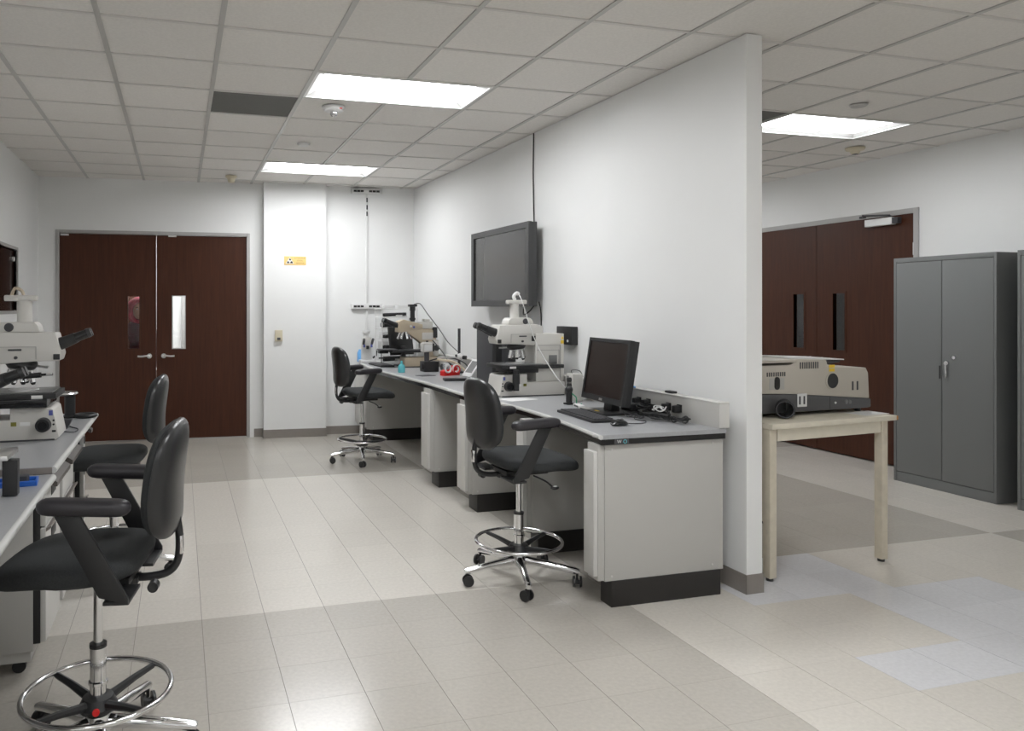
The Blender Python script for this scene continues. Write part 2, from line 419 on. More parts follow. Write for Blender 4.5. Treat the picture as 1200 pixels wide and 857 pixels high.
# partition, very slightly splayed to the room
PA = math.atan(0.0215)
struct(B().box(0, 0.104, 0, 5.76, 0, H - 0.001, 0.002).obj('wall_partition', 'wall', smooth=False, loc=(2.942, 3.425, 0), rz=PA))
PL = Matrix.Translation((2.942, 3.425, 0)) @ Matrix.Rotation(PA, 4, 'Z')
def pface(y): return 2.942 - 0.0215 * (y - 3.425)
# baseboards
def bb(name, b, loc=(0, 0, 0), rz=0): return struct(b.obj(name, 'base', smooth=False, loc=loc, rz=rz))
b = B(); b.box(-1.54, D1[0] - 0.06, -0.008, 0, 0, 0.1, 0.002); b.box(D1[1] + 0.06, 0.965, -0.008, 0, 0, 0.1, 0.002); b.box(1.705, 2.83, -0.008, 0, 0, 0.1, 0.002); b.box(2.95, 6.69, -0.008, 0, 0, 0.1, 0.002)
b.box(0.957, 1.713, -0.133, -0.125, 0, 0.1, 0.002); b.box(0.957, 0.965, -0.133, 0, 0, 0.1, 0.002); b.box(1.705, 1.713, -0.133, 0, 0, 0.1, 0.002)
bb('baseboard_far', b, (0, FWM_Y, 0), FA)
bb('baseboard_left', B().box(XL, XL + 0.008, YB, 9.36, 0, 0.1, 0.002))
b = B(); b.box(XR - 0.008, XR, YB, D2[0] - 0.06, 0, 0.1, 0.002); b.box(XR - 0.008, XR, D2[1] + 0.06, 8.83, 0, 0.1, 0.002); bb('baseboard_right', b)
b = B(); b.box(-0.007, 0.111, -0.007, 0.0, 0, 0.105, 0.002); b.box(-0.007, 0, -0.007, 5.7, 0, 0.105, 0.002); b.box(0.104, 0.111, -0.007, 5.6, 0, 0.105, 0.002)
bb('baseboard_partition', b, (2.942, 3.425, 0), PA)

# ceiling lamps
for n_, ((i, j), lm) in enumerate(LIGHTS.items()):
    x0, _, y0, _ = cell(i, j); x0 = GX + i * T; y0 = GY + j * T; x1 = x0 + 2 * T; y1 = y0 + T
    if (i, j) == (-1, -8): x0 = XL + 0.01
    lab = {(3, 2): 'lit recessed ceiling light nearer the camera, left of the partition', (3, 7): 'lit recessed ceiling light farther back, just before the white pilaster',
           (9, 2): 'lit recessed ceiling light in the side room right of the partition', (3, -3): 'lit ceiling light over the aisle just above the camera', (9, -3): 'lit ceiling light of the side room, level with the camera', (3, -8): 'ceiling light behind the camera over the aisle', (9, 7): 'lit ceiling light deep in the side room hidden by the partition', (9, -8): 'ceiling light behind the camera at right', (-1, -8): 'ceiling light behind the camera along the left wall'}.get((i, j))
    t = thing('ceiling_light', lab, 'ceiling light', (x0, y0, H), 0, 'recessed ceiling lights')
    W, D = x1 - x0, T
    f = B(); f.box(0.012, W - 0.012, 0.012, 0.03, -0.004, 0.05); f.box(0.012, W - 0.012, D - 0.03, D - 0.012, -0.004, 0.05); f.box(0.012, 0.03, 0.03, D - 0.03, -0.004, 0.05); f.box(W - 0.03, W - 0.012, 0.03, D - 0.03, -0.004, 0.05)
    f.box(0.012, W - 0.012, 0.012, D - 0.012, 0.085, 0.1)
    f.obj('frame', 'fixture', t, smooth=False)
    a_, z0_, z1_, q = 0.03, 0.0, 0.03, 0.06      # sloping white reflector sides round the lens
    b = B(); o4 = [(a_, a_), (W - a_, a_), (W - a_, D - a_), (a_, D - a_)]; i4 = [(a_ + q, a_ + q), (W - a_ - q, a_ + q), (W - a_ - q, D - a_ - q), (a_ + q, D - a_ - q)]
    b._add([(x, y, z0_) for x, y in o4] + [(x, y, z1_) for x, y in i4], [(k, (k + 1) % 4, 4 + (k + 1) % 4, 4 + k) for k in range(4)])
    b.obj('reflector', 'fixture', t, smooth=False)
    b = B(); b.box(a_ + q, W - a_ - q, a_ + q, D - a_ - q, 0.0285, 0.04)
    b.obj('diffuser', lm, t, smooth=False)

# ------------------------------------------------------------------ doors
def plate_hole(b, x0, x1, z0, z1, hx0, hx1, hz0, hz1, y0, y1):
    xs_ = [x0, hx0, hx1, x1]; zs_ = [z0, hz0, hz1, z1]; V = []; ix = {}
    for s, y in enumerate((y0, y1)):
        for i, x in enumerate(xs_):
            for k, z in enumerate(zs_): ix[(s, i, k)] = len(V); V.append((x, y, z))
    F = []
    for i in range(3):
        for k in range(3):
            if (i, k) == (1, 1): continue
            for s in (0, 1): F.append((ix[(s, i, k)], ix[(s, i + 1, k)], ix[(s, i + 1, k + 1)], ix[(s, i, k + 1)]))
    for i in range(3):
        F.append((ix[(0, i, 0)], ix[(0, i + 1, 0)], ix[(1, i + 1, 0)], ix[(1, i, 0)])); F.append((ix[(0, i, 3)], ix[(0, i + 1, 3)], ix[(1, i + 1, 3)], ix[(1, i, 3)]))
        F.append((ix[(0, 0, i)], ix[(0, 0, i + 1)], ix[(1, 0, i + 1)], ix[(1, 0, i)])); F.append((ix[(0, 3, i)], ix[(0, 3, i + 1)], ix[(1, 3, i + 1)], ix[(1, 3, i)]))
    F += [(ix[(0, 1, 1)], ix[(0, 2, 1)], ix[(1, 2, 1)], ix[(1, 1, 1)]), (ix[(0, 1, 2)], ix[(0, 2, 2)], ix[(1, 2, 2)], ix[(1, 1, 2)]),
          (ix[(0, 1, 1)], ix[(0, 1, 2)], ix[(1, 1, 2)], ix[(1, 1, 1)]), (ix[(0, 2, 1)], ix[(0, 2, 2)], ix[(1, 2, 2)], ix[(1, 2, 1)])]
    b._add(V, F); return b
def door_frame(root, x0, x1, zt, fw=0.045, dep=0.14):
    f = B()
    f.box(x0 - 0.012, x0 + fw - 0.012, -0.015, dep, 0, zt + 0.012, 0.003); f.box(x1 - fw + 0.012, x1 + 0.012, -0.015, dep, 0, zt + 0.012, 0.003)
    f.box(x0 + fw - 0.012, x1 - fw + 0.012, -0.015, dep, zt - fw + 0.012, zt + 0.012, 0.003)
    f.obj('door_frame', 'frame_metal', root)
def lever(leaf, x, z, sgn, y=0.0):
    b = B(); b.cyl((x, y, z), (x, y - 0.012, z), 0.028, n=20); b.cyl((x, y - 0.01, z), (x, y - 0.05, z), 0.011)
    b.tube([(x, y - 0.05, z), (x + sgn * 0.03, y - 0.056, z + 0.004), (x + sgn * 0.08, y - 0.055, z - 0.002), (x + sgn * 0.125, y - 0.05, z)], 0.011, 10, 4)
    b.obj('lever_handle', 'steel', leaf)
# door_1
d1 = sempty('door_1', (0, FWM_Y, 0), FA)
door_frame(d1, D1[0], D1[1], D1[2], 0.036)
xm = -0.268
for side, (a, b_, hx0, hx1) in enumerate(((D1[0] + 0.026, xm - 0.001, -0.585, -0.452), (xm + 0.005, D1[1] - 0.026, -0.085, 0.060))):
    lf = plate_hole(B(), a, b_, 0.012, 2.395, hx0, hx1, 1.07, 1.685, 0.02, 0.064).obj('door_leaf', 'door', d1, smooth=False)
    B().box(hx0, hx1, 0.038, 0.042, 1.07, 1.685).obj('vision_pane', 'glass', lf, smooth=False)
    f = B(); t_ = 0.006
    f.box(hx0 - t_, hx1 + t_, 0.016, 0.066, 1.07 - t_, 1.07 + 0.004); f.box(hx0 - t_, hx1 + t_, 0.016, 0.066, 1.685 - 0.004, 1.685 + t_); f.box(hx0 - t_, hx0 + 0.003, 0.016, 0.066, 1.07, 1.685); f.box(hx1 - 0.003, hx1 + t_, 0.016, 0.066, 1.07, 1.685)
    f.obj('pane_frame', 'frame_metal' if side else 'door', lf, smooth=False)
    lever(lf, xm - 0.075 if side == 0 else xm + 0.085, 0.985, -1 if side == 0 else 1, 0.02)
b = B(); b.box(-1.31, -1.22, 0.0, 0.02, 2.372, 2.392, 0.003); b.obj('door_catch', 'steel', d1)
b = B(); b.box(-0.13, -0.04, -0.002, 0.02, 2.378, 2.398, 0.003); b.obj('door_catch', 'steel', d1)
# corridor beyond door_1
cor = B(); cor.box(-2.6, 2.2, 11.55, 11.65, 0, 2.8); cor.box(-2.7, -2.6, 9.5, 11.65, 0, 2.8); cor.box(2.2, 2.3, 9.25, 11.65, 0, 2.8)
struct(cor.obj('wall_corridor', 'wall', smooth=False))
cf = B().box(-2.6, 2.2, 9.42, 11.6, -0.1, 0.0).obj('floor_corridor', 'tile_light', smooth=False); struct(cf)
cc = B().box(-2.6, 2.2, 9.42, 11.6, 2.8, 2.9).obj('ceiling_corridor', 'ceil_tile', smooth=False); struct(cc)
cl = thing('ceiling_light', 'lit strip light on the corridor ceiling beyond the far doors', 'ceiling light', (0.1, 10.7, 2.8))
B().box(-1.3, 1.3, -0.3, 0.3, -0.03, 0.0, 0.004).obj('frame', 'fixture', cl); B().box(-1.1, 1.1, -0.2, 0.2, -0.04, -0.031, 0.002).obj('diffuser', 'lens', cl)
d3 = sempty('added_dark_door', (-1.05, 11.55, 0)); B().box(-0.62, 0.62, -0.03, -0.001, 0.005, 2.35, 0.003).obj('door_leaf', 'door', d3); B().box(-0.68, -0.62, -0.05, -0.001, 0, 2.41, 0.003).obj('door_frame', 'frame_metal', d3); B().box(0.62, 0.68, -0.05, -0.001, 0, 2.41, 0.003).obj('door_frame', 'frame_metal', d3)  # added door, invented to keep the background of the left pane dark
struct(B().box(0.02, 0.09, 11.5, 11.55, 0, 2.4, 0.004).obj('trim_1', 'frame_metal'))
# door_2 in the right wall: local x runs along -Y, local y into the wall
d2 = sempty('door_2', (XR, 0, 0), -PI / 2)
door_frame(d2, -D2[1], -D2[0], D2[2], 0.05)
for side, (a, b_, hx0, hx1) in enumerate(((-D2[1] + 0.045, -6.722, -7.04, -6.895), (-6.716, -D2[0] - 0.045, -6.50, -6.352))):
    lf = plate_hole(B(), a, b_, 0.012, 2.45, hx0, hx1, 1.10, 1.70, 0.0, 0.044).obj('door_leaf', 'door', d2, smooth=False)
    B().box(hx0, hx1, 0.018, 0.022, 1.10, 1.70).obj('vision_pane', 'glass', lf, smooth=False)
    f = B(); t_ = 0.022
    f.box(hx0 - t_, hx1 + t_, -0.006, 0.048, 1.10 - t_, 1.10); f.box(hx0 - t_, hx1 + t_, -0.006, 0.048, 1.70, 1.70 + t_); f.box(hx0 - t_, hx0, -0.006, 0.048, 1.10, 1.70); f.box(hx1, hx1 + t_, -0.006, 0.048, 1.10, 1.70)
    f.obj('pane_frame', 'door', lf, smooth=False)
    lever(lf, -6.80 if side == 0 else -6.64, 0.985, -1 if side == 0 else 1, 0.0)
    if side == 1:
        B().box(-6.06, -5.76, -0.06, 0.0, 2.36, 2.43, 0.004).obj('door_closer', 'fixture', lf)
        B().box(-5.76, -5.70, -0.055, 0.0, 2.365, 2.425, 0.004).obj('closer_end_cap', 'darkgrey', lf)
        a_ = B(); a_.tube([(-5.80, -0.03, 2.43), (-5.80, -0.03, 2.45)], 0.012, 8); a_.tube([(-5.80, -0.03, 2.452), (-5.95, -0.20, 2.455)], 0.009, 8); a_.tube([(-5.95, -0.20, 2.46), (-6.12, -0.02, 2.47)], 0.008, 8)
        a_.box(-6.16, -6.08, -0.02, 0.0, 2.455, 2.48, 0.002); a_.obj('closer_arm', 'darkgrey', lf)
        for z in (2.05, 0.25): B().box(-5.578, -5.56, -0.008, 0.0, z, z + 0.12, 0.002).obj('hinge', 'steel', lf)
# lobby behind door_2, its darkness painted into all surfaces
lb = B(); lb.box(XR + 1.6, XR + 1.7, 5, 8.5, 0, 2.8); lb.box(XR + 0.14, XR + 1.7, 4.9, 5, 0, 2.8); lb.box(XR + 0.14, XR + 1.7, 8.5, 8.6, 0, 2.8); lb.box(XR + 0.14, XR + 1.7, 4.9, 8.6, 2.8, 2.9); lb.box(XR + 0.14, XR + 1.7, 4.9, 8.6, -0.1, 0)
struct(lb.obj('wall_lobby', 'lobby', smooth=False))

# ------------------------------------------------------------------ ceiling fittings
t = thing('ceiling_sensor', 'white dome sensor with chrome eye on ceiling below the nearer light', 'ceiling sensor', (1.09, 5.518, H - 0.003))
B().lathe([(0.001, 0), (0.085, 0), (0.085, -0.014), (0.07, -0.03), (0.035, -0.035), (0.001, -0.035)][::-1]).obj('housing', 'white', t)
B().sphere((0, -0.01, -0.048), 0.03, n=16).obj('lens', 'chrome', t)
B().box(0.03, 0.05, -0.072, -0.06, -0.026, -0.02, 0.001).obj('indicator', 'red', t)
t = thing('smoke_detector', 'cream cone shaped detector on ceiling above the far double doors', 'detector', (0.555, 8.726, H - 0.003))
B().lathe([(0.001, -0.075), (0.035, -0.075), (0.045, -0.03), (0.062, -0.018), (0.065, 0.0), (0.001, 0.0)]).obj('housing', 'beige_det', t)
t = thing('smoke_detector', 'cream round smoke detector on ceiling of the side room', 'detector', (6.017, 5.6, H - 0.003))
B().lathe([(0.001, -0.055), (0.03, -0.055), (0.045, -0.03), (0.075, -0.022), (0.085, 0.0), (0.001, 0.0)]).obj('housing', 'beige_det', t)
B().box(-0.02, 0.02, -0.02, 0.02, -0.06, -0.05, 0.003).obj('sensor_cap', 'darkgrey', t)
o = B().lathe([(0.001, -0.02), (0.05, -0.02), (0.06, 0.0), (0.001, 0.0)]).obj('sprinkler_cover', 'paper', loc=(1.074, 6.824, H - 0.003)); tag(o, 'small white round sprinkler cover on ceiling before the farther light', 'sprinkler cover')
o = B().lathe([(0.001, -0.012), (0.05, -0.012), (0.062, 0.0), (0.001, 0.0)]).obj('sprinkler_cover', 'grid_main', loc=(4.769, 4.409, H - 0.003)); tag(o, 'small grey round sprinkler cover on the side room ceiling', 'sprinkler cover')

# ------------------------------------------------------------------ far wall fittings
def ftext(name, s, size, m, parent, loc, rot=(PI / 2, 0, 0), ext=0.0004, align='CENTER'):
    cu = bpy.data.curves.new(name, 'FONT'); cu.body = s; cu.size = size; cu.extrude = ext; cu.align_x = align; cu.align_y = 'CENTER'
    tmp = bpy.data.objects.new(name, cu); COL.objects.link(tmp); bpy.context.view_layer.update()
    me = bpy.data.meshes.new_from_object(tmp); bpy.data.objects.remove(tmp)
    me.materials.clear(); me.materials.append(M[m])
    o = bpy.data.objects.new(name, me); COL.objects.link(o); o.parent = parent; o.location = loc; o.rotation_euler = rot
    return o
sg = thing('wall_sign', 'small yellow static warning sign on the white pilaster', 'sign', farloc(1.335, 0.126, 2.11), FA)
B().box(-0.13, 0.13, -0.003, 0, -0.052, 0.052, 0.001).obj('plate', 'signbg', sg)
b = B(); b.prism([(-0.115, -0.036), (-0.012, -0.036), (-0.0635, 0.042)], -0.0045, -0.003); b.obj('triangle', 'paper', sg, smooth=False)
b = B(); b.prism([(-0.072, 0.008), (-0.056, 0.0), (-0.048, 0.012), (-0.064, 0.03)], -0.0055, -0.0045); b.prism([(-0.098, -0.03), (-0.068, -0.03), (-0.074, -0.012), (-0.09, -0.006)], -0.0055, -0.0045); b.prism([(-0.058, -0.03), (-0.026, -0.03), (-0.038, -0.004), (-0.056, -0.014)], -0.0055, -0.0045)
b.obj('hand_symbol', 'sign_ink', sg, smooth=False)
ftext('lettering', 'ATTENTION', 0.024, 'sign_ink2', sg, (0.058, -0.0035, 0.030))
ftext('lettering', 'STATIC', 0.022, 'sign_ink2', sg, (0.058, -0.0035, 0.0))
ftext('lettering', 'SENSITIVE', 0.022, 'sign_ink2', sg, (0.058, -0.0035, -0.030))
th = thing('thermostat', 'small cream wall switch box low on the white pilaster', 'switch', farloc(1.14, 0.126, 1.215), FA)
B().box(-0.045, 0.045, -0.03, 0, -0.068, 0.068, 0.006).obj('housing', 'beige_det', th)
B().box(-0.02, 0.02, -0.036, -0.03, -0.05, -0.02, 0.003).obj('button', 'darkgrey', th)
# raceways
def raceway(z, lab, x0=-0.19, x1=0.2):
    t = thing('wall_outlet_strip', lab, 'outlet strip', farloc(2.215, 0.001, z), FA)
    B().box(x0, x1, -0.045, 0, -0.03, 0.03, 0.004).obj('channel', 'white', t)
    for a, b_ in ((x0 + 0.03, -0.03), (0.03, x1 - 0.03)):
        n = 3
        for k in range(n):
            u0 = a + (b_ - a) * k / n; u1 = a + (b_ - a) * (k + 0.86) / n
            B().box(u0, u1, -0.049, -0.044, -0.012, 0.012, 0.002).obj('socket', 'black', t)
    return t
raceway(1.565, 'white horizontal outlet strip with black sockets above the bench end')
raceway(H - 0.05, 'white outlet strip with black slots high under the ceiling')
cv = thing('conduit', 'thin white vertical conduit down the alcove wall behind the bench', 'conduit', farloc(2.225, 0.001, 0), FA)
B().box(-0.012, 0.012, -0.02, 0, 0.89, 1.535, 0.003).obj('channel', 'white', cv); B().box(-0.012, 0.012, -0.02, 0, 1.6, H - 0.08, 0.003).obj('channel', 'white', cv)
for z in (2.68, 2.76, 2.85): B().box(-0.008, 0.008, -0.024, -0.02, z, z + 0.055, 0.001).obj('vent_slot', 'black', cv)

# ------------------------------------------------------------------ chairs
def make_chair(label, arms=True):
    t = thing('lab_chair', label, 'chair', (0, 0, 0), 0, 'black lab chairs')
    # seat cushion
    secs = []; N_ = 22
    for k in range(N_ + 1):
        u = -math.cos(PI * k / N_); x = 0.070 + 0.248 * u
        e = (1 - min(abs(u), 0.9995) ** 3.0) ** 0.32
        wv = 0.252 * e * (0.96 if u > 0 else 1.0)
        h = 0.045 * (1 - min(abs(u), 0.9995) ** 8) ** 0.5 + 0.002
        zc = 0.683 + 0.02 * max(0, -u) ** 2 - 0.045 * max(0, u - 0.2) ** 2
        if u > 0.6: h *= 1 - 0.15 * (u - 0.6) / 0.4
        sec = superell((x, 0, zc), (0, 1, 0), (0, 0, 1), wv, h, 2.8, 32)
        for p in sec:  # dish
            if p.z > zc: p.z += 0.010 * (1 - u * u) - 0.006 * (1 - (p.y / 0.26) ** 2)
        secs.append(sec)
    B().loft(secs).obj('seat', 'fabric', t)
    B().box(-0.13, 0.13, -0.11, 0.11, 0.617, 0.645, 0.008).obj('seat_plate', 'black', t)
    # back cushion (front) and shell (rear), meeting in a seam
    def back(name, m, bf, br, grow, z0, z1):
        secs = []; n = 24
        for k in range(n + 1):
            v = -math.cos(PI * k / n); z = (z0 + z1) / 2 + (z1 - z0) / 2 * v
            e = (1 - min(abs(v), 0.9995) ** 3.4) ** 0.36
            wv = (0.205 + 0.012 * (-v)) * e + grow
            xc = -0.215 - 0.045 * (v + 1) * 0.5 - 0.03 * v * v * (1 if v < 0 else 0.3)
            q = (1 - min(abs(v), 0.9995) ** 5) ** 0.5
            sec = []
            for i in range(36):
                t_ = 2 * PI * i / 36; c_, s_ = math.cos(t_), math.sin(t_)
                y = wv * math.copysign(abs(c_) ** 0.72, c_); bb_ = (bf if s_ > 0 else br) * q + 0.001
                sec.append(Vector((xc + bb_ * math.copysign(abs(s_) ** 0.75, s_) + 0.5 * y * y, y, z)))
            secs.append(sec)
        B().loft(secs).obj(name, m, t)
    back('backrest', 'fabric', 0.052, 0.004, 0.0, 0.768, 1.155)
    back('back_shell', 'shell', 0.004, 0.046, 0.004, 0.763, 1.160)
    # J bar carrying the back
    b = B(); b.tube([(-0.262, 0, 0.84), (-0.275, 0, 0.75), (-0.27, 0, 0.67), (-0.24, 0, 0.628), (-0.18, 0, 0.612), (-0.08, 0, 0.612)], 0.014, 10, 5)
    b.box(-0.14, -0.08, -0.035, 0.035, 0.595, 0.62, 0.006); b.obj('back_bar', 'black', t)
    B().box(-0.288, -0.278, -0.018, 0.018, 0.69, 0.755, 0.003).obj('bar_clip', 'chrome', t)
    B().cyl((-0.2, 0.045, 0.60), (-0.2, 0.08, 0.60), 0.018).obj('tilt_knob', 'black', t)
    for s in ((-1, 1) if arms else ()):
        # flat slanting upright, bent under the seat
        y = s * 0.262
        b = B(); b.prism([(-0.015, 0.905), (0.062, 0.905), (-0.075, 0.64), (-0.165, 0.615), (-0.165, 0.635)], y - 0.007, y + 0.007, 'y', 0.003)
        b.box(-0.165, -0.085, min(y, s * 0.10), max(y, s * 0.10), 0.612, 0.624, 0.003)
        ar = b.obj('arm', 'black', t)
        secs = []
        for k in range(17):
            u = -math.cos(PI * k / 16); e = (1 - min(abs(u), 0.9999) ** 9) ** 0.5
            secs.append(superell((-0.03 + 0.142 * u, y, 0.925 + (0.006 * u)), (0, 1, 0), (0, 0, 1), 0.038 * e + 0.001, 0.026 * e + 0.001, 2.8, 20))
        B().loft(secs).obj('arm_pad', 'pad', ar)
    b = B(); b.tube([(0.03, -0.12, 0.615), (0.06, -0.2, 0.60), (0.085, -0.23, 0.575)], 0.005, 8, 4); b.sphere((0.098, -0.235, 0.568), 0.02, 1.3, 0.7, 0.5); b.obj('height_lever', 'black', t)
    b = B(); b.sphere((0.100, -0.235, 0.5735), 0.013, 1.2, 0.7, 0.5, 12); b.obj('lever_tip', 'white', t)
    B().cyl((0, 0, 0.37), (0, 0, 0.62), 0.0155).obj('gas_piston', 'chrome', t)
    co = B().cyl((0, 0, 0.10), (0, 0, 0.375), 0.027, n=24).obj('column', 'chrome', t)
    B().lathe([(0.0165, 0.375), (0.029, 0.375), (0.029, 0.388), (0.0165, 0.388)]).obj('collar', 'black', co)
    B().lathe([(0.0275, 0.245), (0.032, 0.248), (0.032, 0.258), (0.0275, 0.262)]).obj('clamp_ring', 'chrome', co)
    fr = B().ring((0, 0, 0.222), 0.243, 0.0105, 56, 10).obj('foot_ring', 'chrome', t)
    b = B(); b.lathe([(0.028, 0.16), (0.06, 0.16), (0.065, 0.175), (0.05, 0.205), (0.028, 0.21)])
    hub = b.obj('ring_hub', 'black', t)
    for k in range(4):
        a = math.radians(52 + 90 * k); c, s_ = math.cos(a), math.sin(a)
        B().tube([(0.045 * c, 0.045 * s_, 0.185), (0.15 * c, 0.15 * s_, 0.205), (0.236 * c, 0.236 * s_, 0.216)], [0.017, 0.013, 0.011], 8).obj('spoke', 'black', hub)
    B().cyl((-0.010, 0.060, 0.178), (-0.011, 0.068, 0.178), 0.012, n=12).obj('red_button', 'red', hub)
    B().lathe([(0.001, 0.085), (0.045, 0.085), (0.05, 0.10), (0.04, 0.145), (0.001, 0.15)]).obj('base_hub', 'chrome', t)
    for k in range(5):
        a = math.radians(36 + 72 * k); c, s_ = math.cos(a), math.sin(a)
        lg = B().tube([(0.03 * c, 0.03 * s_, 0.118), (0.18 * c, 0.18 * s_, 0.102), (0.322 * c, 0.322 * s_, 0.082), (0.335 * c, 0.335 * s_, 0.078)], [0.024, 0.020, 0.0175, 0.014], 12).obj('base_leg', 'chrome', t)
        cx, cy = 0.325 * c, 0.325 * s_; a2 = a + 0.9 + k; ux, uy = math.cos(a2), math.sin(a2)
        b = B()
        ox, oy = cx + ux * 0.012, cy + uy * 0.012
        for w_ in (-1, 1):
            px_, py_ = ox - uy * 0.013 * w_, oy + ux * 0.013 * w_; qx, qy = ox - uy * 0.024 * w_, oy + ux * 0.024 * w_
            b.cyl((px_, py_, 0.0305), (qx, qy, 0.0305), 0.0305, 0.0295, n=18)
        b.cyl((cx, cy, 0.03), (cx, cy, 0.075), 0.007, n=8)
        b.cyl((ox + uy * 0.014, oy - ux * 0.014, 0.0265), (ox - uy * 0.014, oy + ux * 0.014, 0.0265), 0.012, n=10)
        b.obj('caster', 'black', t)
    return t
CH = make_chair('black drafting chair at the near end of the right bench')
hubs = [c for c in CH.children if c.name.startswith('ring_hub')]
CH.location = (1.855, 3.97, 0); CH.rotation_euler = (0, 0, math.radians(2))
dup(CH, (1.77, 7.48, 0), math.radians(7), 'black drafting chair at the far end of the right bench')
dup(CH, (-0.272, 2.82, 0), math.radians(170), 'black drafting chair nearest the camera, lower left with red hub button')
hubs[0].rotation_euler.z = math.radians(-28)
C2 = make_chair('black armless drafting chair behind the nearest one, by the left bench', False)
C2.location = (-0.365, 4.68, 0); C2.rotation_euler = (0, 0, math.radians(174))

# ------------------------------------------------------------------ right bench
CT = 0.895
front = [(2.07, 3.45), (2.135, 4.0), (2.16, 4.5), (2.13, 5.0), (2.085, 5.4), (2.085, 6.3), (2.04, 7.1), (2.01, 7.9), (2.05, 8.6), (2.12, 9.125)]
def smooth2(P, n=5):
    out = []
    for i in range(len(P) - 1):
        p0 = P[max(i - 1, 0)]; p1 = P[i]; p2 = P[i + 1]; p3 = P[min(i + 2, len(P) - 1)]
        for k in range(n):
            t = k / n; out.append(tuple(0.5 * (2 * p1[a] + (p2[a] - p0[a]) * t + (2 * p0[a] - 5 * p1[a] + 4 * p2[a] - p3[a]) * t * t + (3 * p1[a] - p0[a] - 3 * p2[a] + p3[a]) * t ** 3) for a in (0, 1)))
    out.append(P[-1]); return out
fr_ = smooth2(front)
outline = fr_ + [(pface(9.1) - 0.003, 9.095), (pface(3.5) - 0.003 - 0.075, 3.45)]
outline[-2:] = [(pface(9.09) - 0.003, 9.09), (pface(3.45) - 0.108, 3.45)]
wt = thing('worktop', 'long grey laminate worktop of the bench along the partition', 'worktop', (0, 0, 0))
B().prism(outline, CT - 0.022, CT, 'z', 0.0).obj('laminate_top', 'worktop', wt, smooth=False)
inner = [(x + 0.018, max(y, 3.462)) for x, y in fr_] + outline[-2:]
inner[-1] = (inner[-1][0] - 0.004, 3.455)
B().prism([(x + 0.004, y if i else y + 0.003) for i, (x, y) in enumerate(fr_)] + [(outline[-2][0] - 0.004, 9.085), (outline[-1][0] - 0.004, 3.453)], CT - 0.052, CT - 0.0225, 'z').obj('core_edge', 'blackgloss', wt, smooth=False, label='black edge strip under the laminate')
# light front nosing
b = B(); b.tube([(x + 0.001, y, CT - 0.011) for x, y in fr_], 0.0125, 8); b.obj('front_edge', 'edge', wt)
b = B(); b.prism([(2.145, 0), (2.2, 0), (2.2, 0.018), (2.145, 0.018)], 3.4478, 3.4495, 'y'); 
mk = B().box(2.15, 2.235, 3.4510, 3.4528, CT - 0.050, CT - 0.025, 0.0).obj('maker_plate', 'darkgrey', wt, smooth=False)
ftext('lettering', 'W', 0.024, 'white', mk, (2.178, 3.4505, CT - 0.0375))
B().ring((2.212, 3.4505, CT - 0.0375), 0.009, 0.0018, 20, 6, 'y').obj('ring_mark', 'cyan', mk)
B().box(2.068, 2.072, 3.47, 3.53, CT - 0.02, CT + 0.0, 0.001).obj('edge_sticker', 'paper', wt)
def pedestal(Y0, Y1, X0, X1, label, frontx=None):
    t = thing('bench_pedestal', label, 'bench pedestal', (0, 0, 0), 0, 'bench pedestals under the right worktop')
    zt = CT - 0.053
    B().box(X0 + 0.05, X1, Y0, Y1, 0.135, zt, 0.002).obj('body', 'bench', t)
    B().box(X0 + 0.012, X0 + 0.05, Y0 + 0.004, Y1, 0.14, zt, 0.002).obj('front_upright', 'bench', t)
    B().box(X0 - 0.012, X0 + 0.012, Y0 + 0.006, Y1, 0.165, zt - 0.035, 0.003).obj('cover_panel', 'bench_light', t)
    B().box(X0 + 0.085, X1 + (-0.02 if X1 > 2.8 else 0), Y0 - 0.006, Y1 - 0.005, 0.0, 0.135, 0.003).obj('toe_kick', 'toe', t)
    for x, z in ((X0 + 0.09, zt - 0.025), (X1 - 0.07, zt - 0.02), (X0 + 0.09, 0.16), (X1 - 0.07, 0.165)):
        B().cyl((x, Y0 - 0.001, z), (x, Y0 - 0.0035, z), 0.006, n=10).obj('screw', 'bench_light', t)
    return t
pedestal(3.47, 3.575, 2.055, pface(3.5) - 0.112, 'grey bench pedestal at the near end with broad side panel and black toe kick')
pedestal(4.345, 4.45, 2.075, 2.84, 'grey bench pedestal behind the near chair, second from the near end')
pedestal(5.36, 5.53, 2.075, 2.82, 'grey bench pedestal in the middle, third from the near end')
pedestal(6.19, 6.38, 2.055, 2.80, 'grey bench pedestal fourth from the near end, before the wide knee space')
pedestal(8.55, 9.06, 2.065, 2.79, 'grey bench pedestal at the far end beside the alcove wall')
# raceway along the partition
rc = thing('bench_raceway', 'grey service raceway along the back of the right worktop', 'raceway', (0, 0, 0))
def pback(y): return pface(y) - 0.07 * max(0.0, (9.0 - y) / 5.5)
p0, p1 = (pback(3.5), 3.5), (pback(9.08), 9.08)
B().prism([(p0[0] - 0.07, 3.47), (p0[0] - 0.002, 3.47), (p1[0] - 0.002, 9.08), (p1[0] - 0.07, 9.08)], CT, 1.03, 'z', 0.002).obj('channel', 'bench', rc)
B().prism([(p0[0] - 0.073, 3.466), (p0[0] + 0.0 - 0.002, 3.466), (p1[0] - 0.002, 9.08), (p1[0] - 0.073, 9.08)], 1.03, 1.036, 'z', 0.001).obj('lid', 'bench_light', rc)
B().prism([(p0[0] - 0.068, 3.464), (p0[0] - 0.006, 3.464), (p0[0] - 0.006, 3.4695), (p0[0] - 0.068, 3.4695)], CT + 0.004, 1.028, 'z', 0.001).obj('end_cap', 'bench_light', rc)
